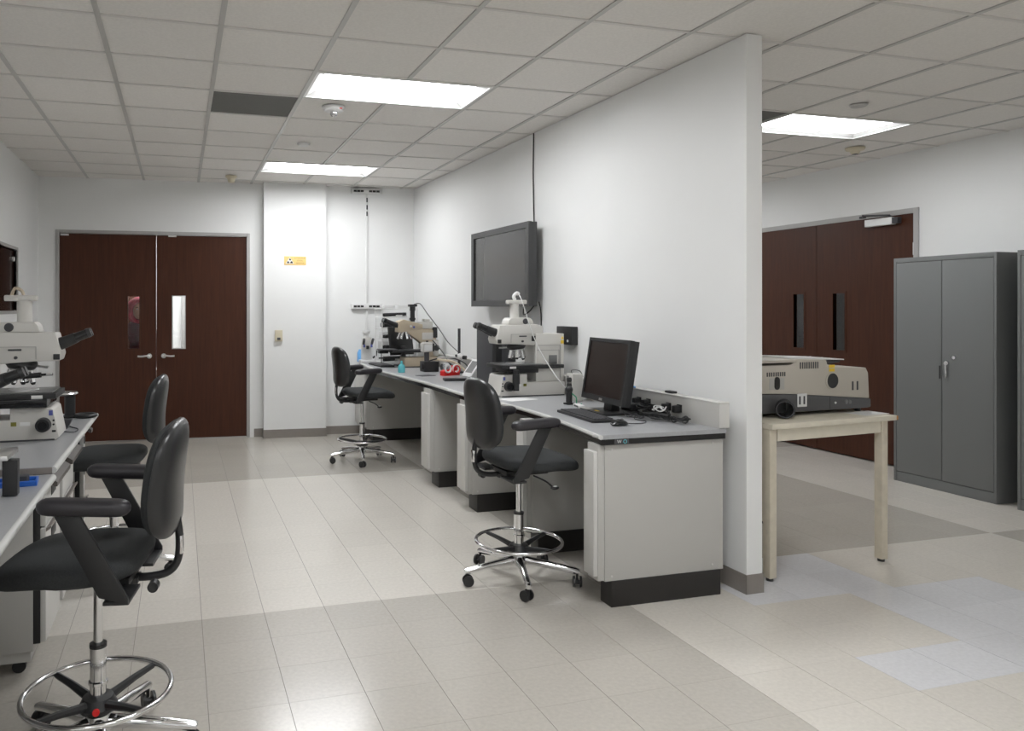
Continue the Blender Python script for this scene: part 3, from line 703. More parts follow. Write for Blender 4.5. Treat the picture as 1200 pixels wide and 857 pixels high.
for y in (3.80, 3.90, 4.10, 4.20):
    so = B().box(pback(y) - 0.075, pback(y) - 0.068, y - 0.022, y + 0.022, 0.94, 0.985, 0.002).obj('socket', 'black', rc)
    B().box(pback(y) - 0.115, pback(y) - 0.074, y - 0.017, y + 0.017, 0.938, 0.98, 0.008).obj('plug', 'black', so)
o = B().box(pback(3.93) - 0.05, pback(3.93) - 0.012, 3.90, 3.97, 1.036, 1.05, 0.004).obj('adapter', 'black'); tag(o, 'tiny black adapter lying on top of the bench raceway', 'adapter')

# ------------------------------------------------------------------ microscopes
def microscope(label, loc, rz, extra=None, housing=True):
    """upright inspection microscope; local +x faces the user, z=0 on the bench"""
    t = thing('microscope', label, 'microscope', loc, rz, 'large upright microscopes')
    # base, chamfered foot
    b = B(); b.prism([(-0.48, 0), (0.035, 0), (0.05, 0.014), (0.046, 0.035), (0.024, 0.15), (0.01, 0.16), (-0.17, 0.165), (-0.17, 0.105), (-0.48, 0.105)], -0.125, 0.125, 'y', 0.006)
    ba = b.obj('base', 'scope', t)
    b = B(); b.box(-0.475, 0.03, -0.127, 0.127, -0.0005, 0.008, 0.002); b.obj('foot_plate', 'darkgrey', ba)
    for s in (-1, 1):
        k = B().cyl((-0.02, s * 0.124, 0.078), (-0.02, s * 0.165, 0.078), 0.036, 0.032, n=28).obj('focus_knob', 'black', t)
        B().cyl((-0.02, s * 0.165, 0.078), (-0.02, s * 0.178, 0.078), 0.02, n=20).obj('fine_knob', 'blackgloss', k)
        B().box(0.004, 0.022, s * 0.125 - 0.002, s * 0.125 + 0.002, 0.122, 0.147, 0.001).obj('blue_label', 'bluelabel', ba)
        for z in (0.098, 0.078): B().cyl((0.026, s * 0.1245, z), (0.026, s * 0.129, z), 0.005, n=10).obj('button', 'black', ba)
        B().box(0.018, 0.036, s * 0.125 - 0.002, s * 0.125 + 0.002, 0.040, 0.050, 0.001).obj('port', 'black', ba)
        B().box(-0.165, -0.14, s * 0.125 - 0.002, s * 0.125 + 0.002, 0.075, 0.095, 0.001).obj('display', 'olive', ba)
        b = B(); b.box(-0.125, -0.08, s * 0.125 - 0.0015, s * 0.125 + 0.0015, 0.075, 0.093, 0.0005); b.obj('name_plate', 'paper', ba)
    # stand (rear column) with recessed panel
    co = B().box(-0.485, -0.255, -0.10, 0.10, 0.105, 0.46, 0.006).obj('stand', 'scope', t)
    for s in (-1, 1):
        y0, y1 = sorted((s * 0.099, s * 0.106))
        b = B(); b.box(-0.45, -0.262, y0, y1, 0.372, 0.378); b.box(-0.455, -0.45, y0, y1, 0.12, 0.378); b.box(-0.44, -0.262, y0, y1, 0.335, 0.340); b.box(-0.444, -0.44, y0, y1, 0.20, 0.34); b.obj('panel_rib', 'scope_shade', co, smooth=False)
        B().box(-0.425, -0.36, y0, y1, 0.235, 0.30, 0.002).obj('window', 'lcd', co)
        B().box(-0.48, -0.458, y0, y1, 0.385, 0.41, 0.001).obj('warning_sticker', 'yellow', co)
        B().prism([(-0.48, 0.42), (-0.46, 0.42), (-0.47, 0.44)], y0, y1, 'y').obj('warning_sticker', 'yellow', co, smooth=False)
    # head
    b = B(); b.prism([(0.045, 0.385), (0.055, 0.42), (0.028, 0.525), (-0.27, 0.53), (-0.32, 0.515), (-0.32, 0.40), (-0.24, 0.372), (-0.06, 0.385)], -0.085, 0.085, 'y', 0.008)
    hd = b.obj('head', 'scope', t)
    for s in (-1, 1):
        y0, y1 = sorted((s * 0.084, s * 0.088))
        b = B(); b.box(-0.25, -0.06, y0, y1, 0.455, 0.459); b.box(-0.062, -0.058, y0, y1, 0.395, 0.457); b.obj('groove', 'scope_shade', hd, smooth=False)
        B().box(-0.185, -0.125, y0, y1, 0.438, 0.447, 0.001).obj('slot', 'darkgrey', hd)
        B().box(-0.265, -0.225, y0, y1 + 0.003 * (s > 0), 0.405, 0.445, 0.003).obj('filter_slot', 'black', hd)
        B().cyl((-0.15, s * 0.084, 0.405), (-0.15, s * 0.096, 0.405), 0.008, n=12).obj('button', 'darkgrey', hd)
        B().box(0.018, 0.048, y0, y1, 0.392, 0.42, 0.002).obj('grip', 'black', hd)
    b = B(); b.prism([(-0.045, 0.528), (-0.055, 0.56), (-0.07, 0.578), (-0.225, 0.578), (-0.245, 0.56), (-0.255, 0.528)], -0.065, 0.065, 'y', 0.006)
    hs = b.obj('tube_housing', 'scope', t)
    for s in (-1, 1): B().lathe([(0.001, 0), (0.022, 0), (0.02, 0.01), (0.001, 0.012)], n=20).rot('X', -s * PI / 2).obj('dial', 'darkgrey', hs, loc=(-0.185, s * 0.064, 0.553))
    B().cyl((-0.125, 0, 0.575), (-0.125, 0, 0.685), 0.036, 0.034, n=28).obj('photo_tube', 'scope', t)
    b = B(); b.box(-0.215, -0.065, -0.03, 0.03, 0.682, 0.712, 0.008); b.cyl((-0.17, 0, 0.683), (-0.17, 0, 0.70), 0.0361, n=20); b.obj('tube_cap', 'scope', t)
    # binocular
    for s in (-1, 1):
        y = s * 0.033
        e = B().tube([(0.025, y, 0.463), (0.065, y, 0.476), (0.112, y, 0.497)], [0.033, 0.030, 0.026], 18).obj('eyepiece_tube', 'black', t)
        B().tube([(0.112, y, 0.497), (0.168, y, 0.520)], [0.024, 0.022], 18).obj('eyepiece', 'blackgloss', e)
        B().tube([(0.168, y, 0.520), (0.185, y, 0.527)], [0.025, 0.021], 18).obj('eyecup', 'black', e)
    # turret and objectives
    tu = B().lathe([(0.001, 0.335), (0.06, 0.345), (0.075, 0.365), (0.07, 0.385), (0.001, 0.39)], c=(-0.14, 0, 0), n=28).rot('Y', math.radians(7), (-0.14, 0, 0.36)).obj('turret', 'black', t)
    B().lathe([(0.001, 0.338), (0.05, 0.335), (0.055, 0.344), (0.001, 0.346)], c=(-0.14, 0, 0)).rot('Y', math.radians(7), (-0.14, 0, 0.36)).obj('turret_ring', 'steel', tu)
    for k, (dx, dy) in enumerate(((0.05, 0.0), (0.015, -0.045), (-0.04, -0.03), (-0.04, 0.03), (0.015, 0.045), (-0.062, 0.0))):
        p = Vector((-0.14 + dx * 0.75, dy * 0.75, 0.342)); q = Vector((-0.14 + dx * 1.05, dy * 1.05, 0.275 + 0.006 * (k % 3)))
        ob = B().cyl(p, q, 0.0165, 0.0155, n=16).obj('objective', 'chrome', tu)
        B().cyl(q, q + (q - p).normalized() * 0.012, 0.0145, 0.008, n=14).obj('objective_tip', 'black', tu)
    B().tube([(-0.10, 0, 0.36), (-0.03, -0.02, 0.352), (-0.012, -0.03, 0.352)], 0.006, 8).obj('turret_lever', 'steel', tu)
    # stage
    st = B().box(-0.46, 0.04, -0.15, 0.15, 0.205, 0.232, 0.004).obj('stage', 'black', t)
    B().box(-0.30, 0.02, -0.13, 0.13, 0.232, 0.238, 0.002).obj('stage_plate', 'lcd', st)
    B().lathe([(0.001, 0.238), (0.07, 0.238), (0.07, 0.244), (0.001, 0.244)], c=(-0.13, 0, 0)).obj('stage_insert', 'steel', st)
    b = B(); b.box(-0.27, -0.02, -0.11, 0.11, 0.172, 0.205, 0.004); b.obj('stage_carriage', 'black', st)
    b = B(); b.box(-0.48, -0.14, -0.165, -0.135, 0.188, 0.203, 0.002); b.box(-0.485, -0.47, -0.168, -0.13, 0.195, 0.222, 0.002); b.obj('stage_rail', 'black', st)
    b = B(); b.cyl((-0.06, 0.172, 0.05), (-0.06, 0.172, 0.20), 0.022, n=20); b.cyl((-0.06, 0.172, 0.10), (-0.06, 0.172, 0.17), 0.027, n=20); b.obj('stage_handle', 'black', st)
    for s in (-1, 1): B().box(-0.07, -0.02, s * 0.151 - 0.001, s * 0.151 + 0.001, 0.208, 0.224, 0.0005).obj('stage_sticker', 'paper', st)
    if extra: extra(t)
    return t
def cam_connector(t):
    b = B(); b.tube([(-0.13, 0, 0.712), (-0.12, 0, 0.74), (-0.145, 0, 0.765), (-0.16, 0, 0.755)], 0.013, 10, 4); b.obj('camera_plug', 'white', t)
sR = microscope('white upright microscope with tall photo tube in the middle of the right bench', (2.29, 5.245, CT), PI, cam_connector)
c = thing('cable', 'thin white cable hanging from the tall right bench microscope down to the worktop', 'cable', (0, 0, 0))
B().tube([(2.445, 5.245, CT + 0.765), (2.41, 5.1, CT + 0.70), (2.46, 5.06, CT + 0.5), (2.53, 5.04, CT + 0.33), (2.60, 4.90, CT + 0.14), (2.70, 4.88, CT + 0.03), (2.72, 4.90, CT + 0.006)], 0.0035, 6, 6).obj('wire', 'white', c)
def left_extra(t):
    b = B(); b.tube([(-0.13, 0, 0.712), (-0.14, 0, 0.735), (-0.17, 0, 0.745), (-0.19, 0, 0.70)], 0.008, 8, 4); b.obj('camera_cable', 'beige', t)
    b = B(); b.cyl((-0.13, -0.09, 0.312), (-0.035, -0.095, 0.319), 0.013, n=12); b.cyl((-0.035, -0.095, 0.319), (-0.01, -0.096, 0.321), 0.006, n=10); b.obj('slider_rod', 'black', t)
    B().cyl((-0.012, -0.096, 0.321), (0.018, -0.097, 0.322), 0.0068, n=10).obj('rod_tip', 'chrome', t)
    # bulky motor block under the stage
    B().box(-0.32, 0.0, -0.16, 0.16, 0.165, 0.206, 0.005).obj('stage_motor', 'blackgloss', t)
sL = microscope('white upright microscope on the far part of the left bench', (-0.62, 4.17, 0.90), 0.0, left_extra)
sN = microscope('black eyepiece microscope at left edge on the nearer lower worktop', (-0.695, 3.02, 0.872), 0.0,
    lambda t: (B().box(-0.05, 0.135, -0.10, 0.12, 0.165, 0.185, 0.004).obj('stage_extension', 'steel', t), B().box(0.10, 0.16, -0.03, 0.02, 0.004, 0.155, 0.005).obj('stage_grip', 'black', t)))
sN.scale = (0.85, 0.85, 0.85)

# ------------------------------------------------------------------ near part of right bench: monitor, keyboard, mouse
mo = thing('computer_monitor', 'black square computer monitor on the near end of the right bench', 'monitor', (2.515, 4.19, CT), math.radians(176))
# local +x faces the viewer side (-X world after rotation)
SW, SH = 0.53, 0.395
b = B(); plate_hole(b, -SW / 2, SW / 2, 0.07, 0.07 + SH, -SW / 2 + 0.022, SW / 2 - 0.022, 0.07 + 0.034, 0.07 + SH - 0.022, -0.006, 0.02)
b.rot('Z', PI / 2); b.rot('Y', math.radians(-9), (0, 0, 0.07)); bz = b.obj('bezel', 'black', mo, smooth=False)
b = B(); b.box(-0.004, 0.0, -SW / 2 + 0.02, SW / 2 - 0.02, 0.10, 0.07 + SH - 0.02); b.rot('Y', math.radians(-9), (0, 0, 0.07)); b.obj('screen', 'mon_screen', mo, smooth=False)
b = B(); b.box(-0.055, -0.003, -SW / 2 + 0.001, SW / 2 - 0.001, 0.071, 0.07 + SH - 0.001, 0.004); b.rot('Y', math.radians(-9), (0, 0, 0.07)); b.obj('casing', 'black', mo)
b = B(); b.box(0.0058, 0.0075, -0.02, 0.02, 0.078, 0.092); b.rot('Y', math.radians(-9), (0, 0, 0.07)); b.obj('badge', 'steel', bz)
b = B(); b.prism([(-0.10, 0.0), (-0.04, 0.0), (-0.07, 0.25), (-0.10, 0.25)], -0.05, 0.05, 'y', 0.004); b.obj('stand_neck', 'black', mo)
b = B(); b.prism([(-0.19, -0.13), (0.07, -0.15), (0.07, 0.15), (-0.19, 0.13)], 0.0, 0.016, 'z', 0.004); b.obj('stand_base', 'black', mo)
b = B(); b.prism([(0.02, -0.145), (0.07, -0.15), (0.07, -0.06), (0.02, -0.06)], 0.016, 0.0175, 'z'); b.obj('base_insert', 'scope_shade', mo, smooth=False)
b = B(); b.box(0.03, 0.045, 0.0, 0.04, 0.0165, 0.019, 0.0); b.obj('note_sticker', 'yellow', mo)

kb = thing('keyboard', 'black computer keyboard in front of the square monitor', 'keyboard', (2.33, 4.06, CT), math.radians(-3.5))
B().box(-0.075, 0.075, -0.235, 0.235, 0.0, 0.016, 0.005).obj('body', 'black', kb)
for r in range(6):
    b = B(); x = 0.055 - r * 0.0205
    n = 22
    for k in range(n):
        if r == 5 and 6 < k < 13: continue
        y = -0.222 + k * 0.0202
        b.prism([(x - 0.008, y + 0.002), (x + 0.008, y + 0.002), (x + 0.008, y + 0.018), (x - 0.008, y + 0.018)], 0.016, 0.0225, 'z')
    if r == 5: b.box(x - 0.008, x + 0.008, -0.222 + 7 * 0.0202, -0.222 + 13 * 0.0202 - 0.002, 0.016, 0.0225)
    b.obj('key_row', 'darkgrey', kb, smooth=False)
ms = thing('computer_mouse', 'black computer mouse beside the keyboard near the bench corner', 'mouse', (2.345, 3.715, CT), math.radians(15))
secs = [superell((-0.055 + 0.11 * k / 10, 0, 0.004 + 0.0 + 0.014 * math.sin(PI * min(1, (k + .6) / 11))), (0, 1, 0), (0, 0, 1), 0.03 * (1 - abs(k / 5 - 1) ** 3.5) ** 0.4 + 0.001, 0.002 + 0.016 * math.sin(PI * (k + 0.3) / 10.6), 2.4, 20) for k in range(11)]
B().loft(secs).obj('body', 'blackgloss', ms)
B().cyl((0.02, -0.004, 0.031), (0.02, 0.004, 0.031), 0.008, n=12).obj('scroll_wheel', 'lcd', ms)
c = tag(B().tube([(2.40, 3.73, CT + 0.008), (2.48, 3.72, CT + 0.005), (2.56, 3.78, CT + 0.005), (2.55, 3.88, CT + 0.006), (2.62, 3.95, CT + 0.02), (2.72, 4.0, CT + 0.006)], 0.0025, 6, 5).obj('mouse_cable', 'black'), 'thin black mouse cable curling towards the raceway', 'cable')
# heap of cables and bricks
def coil(cx, cy, R, turns, z, r, lab, m='black', sx=1.0, sy=0.6, seed=0, tail=None):
    rr = random.Random(seed); pts = []
    for k in range(turns * 8):
        a = 2 * PI * k / 8; q = R * (0.85 + 0.3 * rr.random())
        pts.append((cx + q * sx * math.cos(a), cy + q * sy * math.sin(a), CT + z + 0.006 + 0.028 * rr.random() + 0.003 * k / 8))
    if tail: pts += tail
    o = B().tube(pts, r, 6, 3).obj('cable_coil', m); tag(o, lab, 'cable'); return o
coil(2.72, 3.70, 0.055, 3, 0, 0.005, 'small coiled black power cord at the right end of the cable heap', 'black', 0.8, 1.0, 1, [(2.72, 3.80, CT + 0.02), (2.76, 3.86, CT + 0.05)])
coil(2.67, 3.86, 0.085, 6, 0.004, 0.005, 'large bundled black cord in the middle of the cable heap', 'black', 0.75, 1.25, 2, [(2.74, 3.95, CT + 0.06)])
coil(2.745, 4.06, 0.075, 6, 0.012, 0.005, 'tangled black cord beside the monitor edge', 'black', 0.45, 1.3, 3, [(2.76, 4.12, CT + 0.06)])
coil(2.73, 4.00, 0.07, 5, 0.02, 0.005, 'black cord piled against the raceway sockets', 'black', 0.6, 1.5, 8)
coil(2.58, 3.93, 0.05, 2, 0.0, 0.003, 'thin dark green cord at the front of the cable heap', 'darkgrey', 0.8, 1.7, 4)
coil(2.68, 3.83, 0.03, 2, 0.045, 0.0035, 'short white cord lying over the black cords', 'white', 1.0, 1.4, 5)
o = tag(B().box(2.67, 2.74, 4.10, 4.22, CT, CT + 0.06, 0.008).obj('power_brick', 'black'), 'black power brick behind the monitor edge', 'adapter')
o = tag(B().tube([(2.80, 4.33, CT + 0.004), (2.74, 4.30, CT + 0.03), (2.72, 4.28, CT + 0.10), (2.76, 4.26, CT + 0.15), (2.80, 4.25, CT + 0.145)], 0.006, 8, 5).obj('network_cable', 'lblue'), 'light blue network cable rising behind the monitor', 'cable')
# small items between monitor and microscope
t = thing('power_supply', 'small white power supply box left of the square monitor', 'power supply', (2.67, 4.80, CT), math.radians(0))
B().box(-0.04, 0.04, -0.05, 0.05, 0.0, 0.19, 0.005).obj('housing', 'scope', t)
for z in (0.15, 0.11): B().cyl((-0.04, -0.02, z), (-0.065, -0.02, z), 0.016, n=16).obj('knob', 'black', t)
B().box(-0.043, -0.04, 0.005, 0.035, 0.12, 0.175, 0.001).obj('label_panel', 'lcd', t)
B().tube([(0.0, 0.03, 0.187), (-0.02, 0, 0.215), (0.03, -0.02, 0.21), (0.045, -0.04, 0.17)], 0.003, 6, 4).obj('loop_wire', 'darkgrey', t)
t = thing('desk_camera', 'black clip device with green wire below the white power supply', 'camera', (2.53, 4.62, CT), 0.2)
B().box(-0.03, 0.03, -0.025, 0.025, 0.0, 0.012, 0.004).obj('foot', 'black', t)
B().box(-0.012, 0.012, -0.02, 0.02, 0.012, 0.09, 0.004).obj('body', 'black', t); B().sphere((0, 0, 0.10), 0.026).obj('head', 'black', t)
B().tube([(0.0, -0.03, 0.075), (0.02, -0.05, 0.05), (0.02, -0.055, 0.01), (0.06, -0.06, 0.006)], 0.004, 6, 4).obj('green_wire', 'green', t)
t = thing('circuit_card', 'small white circuit card with black connectors beyond the keyboard', 'circuit card', (2.52, 4.47, CT), -0.2)
B().box(-0.02, 0.02, -0.065, 0.065, 0.0, 0.018, 0.002).obj('board', 'white', t)
for k in range(3): B().box(-0.022, -0.019, -0.045 + k * 0.03, -0.025 + k * 0.03, 0.004, 0.014).obj('connector', 'black', t)
o = B().box(-0.13, 0.11, -0.08, 0.08, 0, 0.0012).obj('paper_sheet', 'paper', loc=(2.33, 4.98, CT), rz=0.25); tag(o, 'white paper sheet at the foot of the tall microscope', 'paper')
# black wall box
wb = thing('wall_box', 'small square black box mounted on the partition above the bench', 'wall box', (pface(5.28) - 0.001, 5.28, 1.335), PA)
B().box(-0.055, 0, -0.115, 0.115, -0.07, 0.07, 0.006).obj('housing', 'black', wb); B().cyl((-0.055, -0.06, -0.04), (-0.06, -0.06, -0.04), 0.01, n=12).obj('lamp', 'white', wb)
# television
tv = thing('television', 'large flat television mounted high on the partition', 'television', (pface(6.29) - 0.07, 6.29, 1.91), PA)
W_, H_ = 1.21, 0.70
b = B(); plate_hole(b, -W_ / 2, W_ / 2, -H_ / 2, H_ / 2, -W_ / 2 + 0.055, W_ / 2 - 0.055, -H_ / 2 + 0.055, H_ / 2 - 0.05, -0.014, 0.012); b.rot('Z', -PI / 2); 
for v in b.bm.verts: v.co.x -= 0.066
b.obj('bezel', 'tv_frame', tv, smooth=False)
B().box(-0.066, -0.064, -W_ / 2 + 0.05, W_ / 2 - 0.05, -H_ / 2 + 0.05, H_ / 2 - 0.045).obj('screen', 'tv_screen', tv, smooth=False)
B().box(-0.056, 0.0, -W_ / 2 + 0.002, W_ / 2 - 0.002, -H_ / 2 + 0.002, H_ / 2 - 0.002, 0.004).obj('casing', 'tv_frame', tv)
B().box(0.0, 0.018, -W_ / 2 + 0.08, W_ / 2 - 0.05, -H_ / 2 + 0.06, H_ / 2 - 0.12, 0.004).obj('rear_cover', 'black', tv)
B().box(0.018, 0.067, -0.25, 0.25, -0.2, 0.2, 0.004).obj('wall_mount', 'darkgrey', tv)
c = thing('cable', 'thin black cable running from the ceiling to behind the television', 'cable', (0, 0, 0))
b = B(); b.tube([(pface(5.87) - 0.008, 5.87, 3.028), (pface(5.88) - 0.008, 5.88, 2.7), (pface(5.87) - 0.008, 5.865, 2.3), (pface(5.86) - 0.03, 5.80, 2.0)], 0.0055, 6, 5); b.obj('wire', 'black', c)
b = B(); b.tube([(pface(5.83) - 0.02, 5.75, 1.60), (pface(5.82) - 0.006, 5.74, 1.5), (pface(5.82) - 0.006, 5.74, 1.3), (pface(5.82) - 0.006, 5.74, 1.04)], 0.005, 6, 5); b.obj('wire', 'black', c)
b = B(); b.tube([(pface(5.9) - 0.03, 6.0, 1.62), (pface(5.9) - 0.06, 5.96, 1.52), (pface(5.9) - 0.08, 5.9, 1.49), (pface(5.9) - 0.06, 5.82, 1.53), (pface(5.9) - 0.02, 5.80, 1.60)], 0.006, 6, 5); b.obj('wire_loop', 'black', c)

# tower computer behind the microscope
t = thing('computer_tower', 'black computer tower standing behind the tall right bench microscope', 'computer', (2.54, 5.86, CT), math.radians(4))
B().box(-0.09, 0.09, -0.16, 0.20, 0.0, 0.475, 0.005).obj('case', 'black', t)
B().box(-0.093, -0.089, -0.10, 0.18, 0.03, 0.45, 0.001).obj('side_panel', 'darkgrey', t)
B().box(-0.04, 0.02, -0.163, -0.159, 0.02, 0.46, 0.001).obj('front_strip', 'darkgrey', t)

# ------------------------------------------------------------------ far half of right bench
# digital readout
t = thing('digital_readout', 'white framed tilted digital readout beside the red tape dispenser', 'display unit', (2.60, 6.72, CT), math.radians(14))
b = B(); b.box(-0.008, 0.008, -0.075, 0.075, 0.0, 0.205, 0.004); b.rot('Y', math.radians(40)); b.obj('frame', 'white', t)
b = B(); b.box(-0.0095, -0.0082, -0.052, 0.052, 0.045, 0.18); b.rot('Y', math.radians(40)); b.obj('screen', 'lcd', t)
b = B(); b.prism([(0.02, 0.0), (0.13, 0.0), (0.115, 0.12)], -0.055, 0.055, 'y', 0.003); b.obj('rear_case', 'white', t)
# red tape dispenser
t = thing('tape_dispenser', 'red tape dispenser with white rolls on the right bench', 'tape dispenser', (2.51, 6.92, CT), math.radians(20))
b = B(); b.prism([(-0.10, 0), (0.10, 0), (0.10, 0.05), (0.03, 0.095), (0.0, 0.03), (-0.05, 0.06), (-0.10, 0.045)], -0.03, 0.03, 'y', 0.004); b.obj('body', 'red', t)
for x in (-0.055, 0.04):
    r = B(); r.ring((x, -0.038, 0.068), 0.034, 0.009, 24, 8, 'y'); r.obj('roll', 'white', t)
r = B(); r.ring((0.045, -0.05, 0.058), 0.036, 0.006, 24, 8, 'y'); r.obj('red_rim', 'red', t)
o = B().box(-0.11, 0.11, -0.05, 0.05, 0, 0.024, 0.004).obj('instrument_case', 'black', loc=(2.375, 6.40, CT), rz=-0.15); tag(o, 'flat black case near the front edge below the red dispenser', 'case')
o = B().box(-0.08, 0.08, -0.06, 0.06, 0, 0.004, 0.001).obj('dark_mat', 'darkgrey', loc=(2.27, 6.95, CT), rz=0.3); tag(o, 'thin dark grey mat on the right bench beside the flat black case', 'mat')
# boom stand with vertical rod
t = thing('boom_stand', 'boom stand with tall dark vertical rod and white clamp ball', 'stand', (2.69, 7.15, CT))
B().lathe([(0.001, 0), (0.05, 0), (0.05, 0.012), (0.018, 0.02), (0.001, 0.02)]).obj('foot', 'darkgrey', t)
B().cyl((0, 0, 0.015), (0, 0, 0.445), 0.014, n=16).obj('rod', 'darkgrey', t)
B().sphere((0.01, -0.01, 0.16), 0.04, n=18).obj('clamp', 'white', t)
B().cyl((-0.22, 0.03, 0.153), (0.05, -0.01, 0.16), 0.01, n=12).obj('arm', 'steel', t)
b = B(); b.cyl((0.02, -0.03, 0.158), (0.055, -0.06, 0.155), 0.02, n=12); b.cyl((-0.045, -0.015, 0.175), (-0.03, -0.015, 0.175), 0.013, n=12); b.obj('knob', 'black', t)
b = B(); b.tube([(-0.24, -0.02, 0.14), (-0.1, -0.08, 0.12), (-0.02, -0.1, 0.07), (0.02, -0.12, 0.03)], 0.012, 8, 4); b.obj('arm_sleeve', 'beige_det', t)
# camera head on block
t = thing('camera_stand', 'black block stand with white camera head before the beige microscope', 'camera stand', (2.45, 7.40, CT), 0.05)
B().box(-0.07, 0.09, -0.06, 0.07, 0.0, 0.105, 0.008).obj('block', 'black', t)
B().cyl((-0.09, -0.02, 0.055), (-0.06, -0.02, 0.055), 0.035, n=20).obj('side_knob', 'black', t)
B().cyl((-0.02, 0, 0.105), (-0.02, 0, 0.20), 0.026, n=18).obj('pole', 'darkgrey', t)
B().box(-0.075, 0.03, -0.05, 0.05, 0.20, 0.295, 0.016).obj('head', 'scope', t)
B().box(0.03, 0.05, -0.045, 0.045, 0.205, 0.29, 0.010).obj('head_back', 'black', t)
B().box(-0.065, 0.02, -0.052, -0.049, 0.215, 0.275, 0.003).obj('face_plate', 'white', t)
t = thing('lamp_head', 'small chrome and black lamp head lying beside the black block stand', 'lamp', (2.59, 7.28, CT), 0.4)
B().cyl((-0.04, 0, 0.05), (0.03, 0, 0.055), 0.036, 0.04, n=20).obj('reflector', 'chrome', t); B().cyl((0.03, 0, 0.055), (0.09, 0.02, 0.05), 0.045, 0.035, n=20).obj('housing', 'black', t)
B().box(-0.03, 0.06, -0.03, 0.03, 0.0, 0.02, 0.003).obj('foot', 'black', t)
b = B().tube([(2.42, 7.3, CT + 0.115), (2.52, 7.2, CT + 0.15), (2.65, 7.15, CT + 0.14), (2.70, 7.0, CT + 0.10), (2.72, 6.9, CT + 0.01)], 0.006, 6, 5).obj('cable', 'black'); tag(b, 'thick black cable arching over the red dispenser', 'cable')
# beige microscope
t = thing('microscope', 'old beige microscope with black camera on top, far half of right bench', 'microscope', (2.235, 8.04, CT), PI, None)
b = B(); b.prism([(-0.50, 0), (-0.12, 0), (-0.12, 0.11), (-0.50, 0.11)], -0.10, 0.10, 'y', 0.008); b.obj('base', 'beige', t)
b = B(); b.box(-0.51, -0.10, -0.105, 0.105, 0.0, 0.012, 0.003); b.obj('foot_plate', 'darkgrey', t)
b = B(); b.prism([(-0.50, 0.11), (-0.39, 0.11), (-0.385, 0.22), (-0.17, 0.375), (-0.12, 0.42), (-0.45, 0.42), (-0.50, 0.33)], -0.06, 0.06, 'y', 0.010); b.obj('arm', 'beige', t)
b = B(); b.prism([(-0.05, 0.385), (-0.06, 0.50), (-0.12, 0.525), (-0.34, 0.47), (-0.34, 0.415), (-0.10, 0.385)], -0.065, 0.065, 'y', 0.010); hd = b.obj('head', 'beige', t)
for k, x in enumerate((-0.20, -0.235)): B().cyl((x, 0.064, 0.45 - 0.01 * k), (x, 0.074, 0.45 - 0.01 * k), 0.012, n=14).obj('dial', 'bluelabel' if k else 'white', hd)
b = B(); b.box(-0.46, -0.30, -0.055, 0.055, 0.42, 0.50, 0.012); b.box(-0.43, -0.36, -0.04, 0.04, 0.50, 0.53, 0.01); b.obj('top_housing', 'scope', t)
b = B(); b.box(-0.46, -0.33, -0.066, 0.066, 0.20, 0.28, 0.01); b.box(-0.46, -0.33, -0.066, 0.066, 0.30, 0.38, 0.01); b.obj('side_blocks', 'scope', t)
B().box(-0.40, -0.375, 0.065, 0.072, 0.275, 0.29, 0.001).obj('switch', 'black', t)
for s in (-1, 1):
    e = B().tube([(-0.07, s * 0.032, 0.455), (0.0, s * 0.032, 0.48), (0.07, s * 0.032, 0.51)], [0.028, 0.026, 0.024], 14).obj('eyepiece_tube', 'black', t)
    B().tube([(0.07, s * 0.032, 0.51), (0.10, s * 0.032, 0.52)], 0.026, 14).obj('eyecup', 'blackgloss', e)
b = B(); b.cyl((-0.24, 0, 0.50), (-0.24, 0, 0.62), 0.026, n=16); b.cyl((-0.24, 0, 0.62), (-0.24, 0, 0.665), 0.032, n=16); b.box(-0.285, -0.195, -0.035, 0.035, 0.665, 0.69, 0.005); b.cyl((-0.24, 0, 0.52), (-0.24, 0, 0.54), 0.034, n=16); b.obj('camera', 'black', t)
for k, (dx, dy, tilt) in enumerate(((0.02, 0.02, 0.3), (-0.02, 0.03, -0.1), (-0.05, 0.0, -0.5), (0.03, -0.02, 0.5))):
    p = Vector((-0.14 + dx, dy, 0.385)); q = p + Vector((math.sin(tilt) * 0.07, dy * 0.5, -0.075)); B().cyl(p, q, 0.018, 0.014, n=14).obj('objective', 'chrome', t)
st = B().box(-0.40, 0.03, -0.13, 0.13, 0.165, 0.19, 0.004).obj('stage', 'black', t); B().box(0.03, 0.13, -0.11, -0.02, 0.15, 0.185, 0.004).obj('stage_knob_block', 'black', st); B().box(-0.05, 0.14, -0.12, 0.10, 0.188, 0.20, 0.003).obj('stage_rail', 'darkgrey', st)
b = B(); b.box(-0.52, -0.46, -0.05, 0.08, 0.12, 0.30, 0.012); b.obj('lamp_house', 'scope', t)
B().cyl((-0.49, 0.079, 0.21), (-0.49, 0.10, 0.21), 0.032, n=20).obj('lamp_knob', 'black', t)
B().box(-0.51, -0.46, -0.03, 0.07, 0.32, 0.44, 0.01).obj('rear_lamp', 'black', t)
b = B(); b.tube([(2.48, 8.0, CT + 0.69), (2.52, 7.9, CT + 0.695), (2.56, 7.75, CT + 0.58), (2.64, 7.6, CT + 0.42), (2.66, 7.4, CT + 0.30), (2.69, 7.15, CT + 0.20)], 0.005, 6, 6); o = b.obj('cable', 'darkgrey'); tag(o, 'long dark cable from the beige microscope camera down to the boom stand', 'cable')
b = B(); b.tube([(2.63, 7.8, CT + 0.30), (2.66, 7.6, CT + 0.2), (2.68, 7.45, CT + 0.1), (2.70, 7.4, CT + 0.05)], 0.006, 6, 6); o = b.obj('cable', 'black'); tag(o, 'short black cable hanging at the beige lamp house', 'cable')
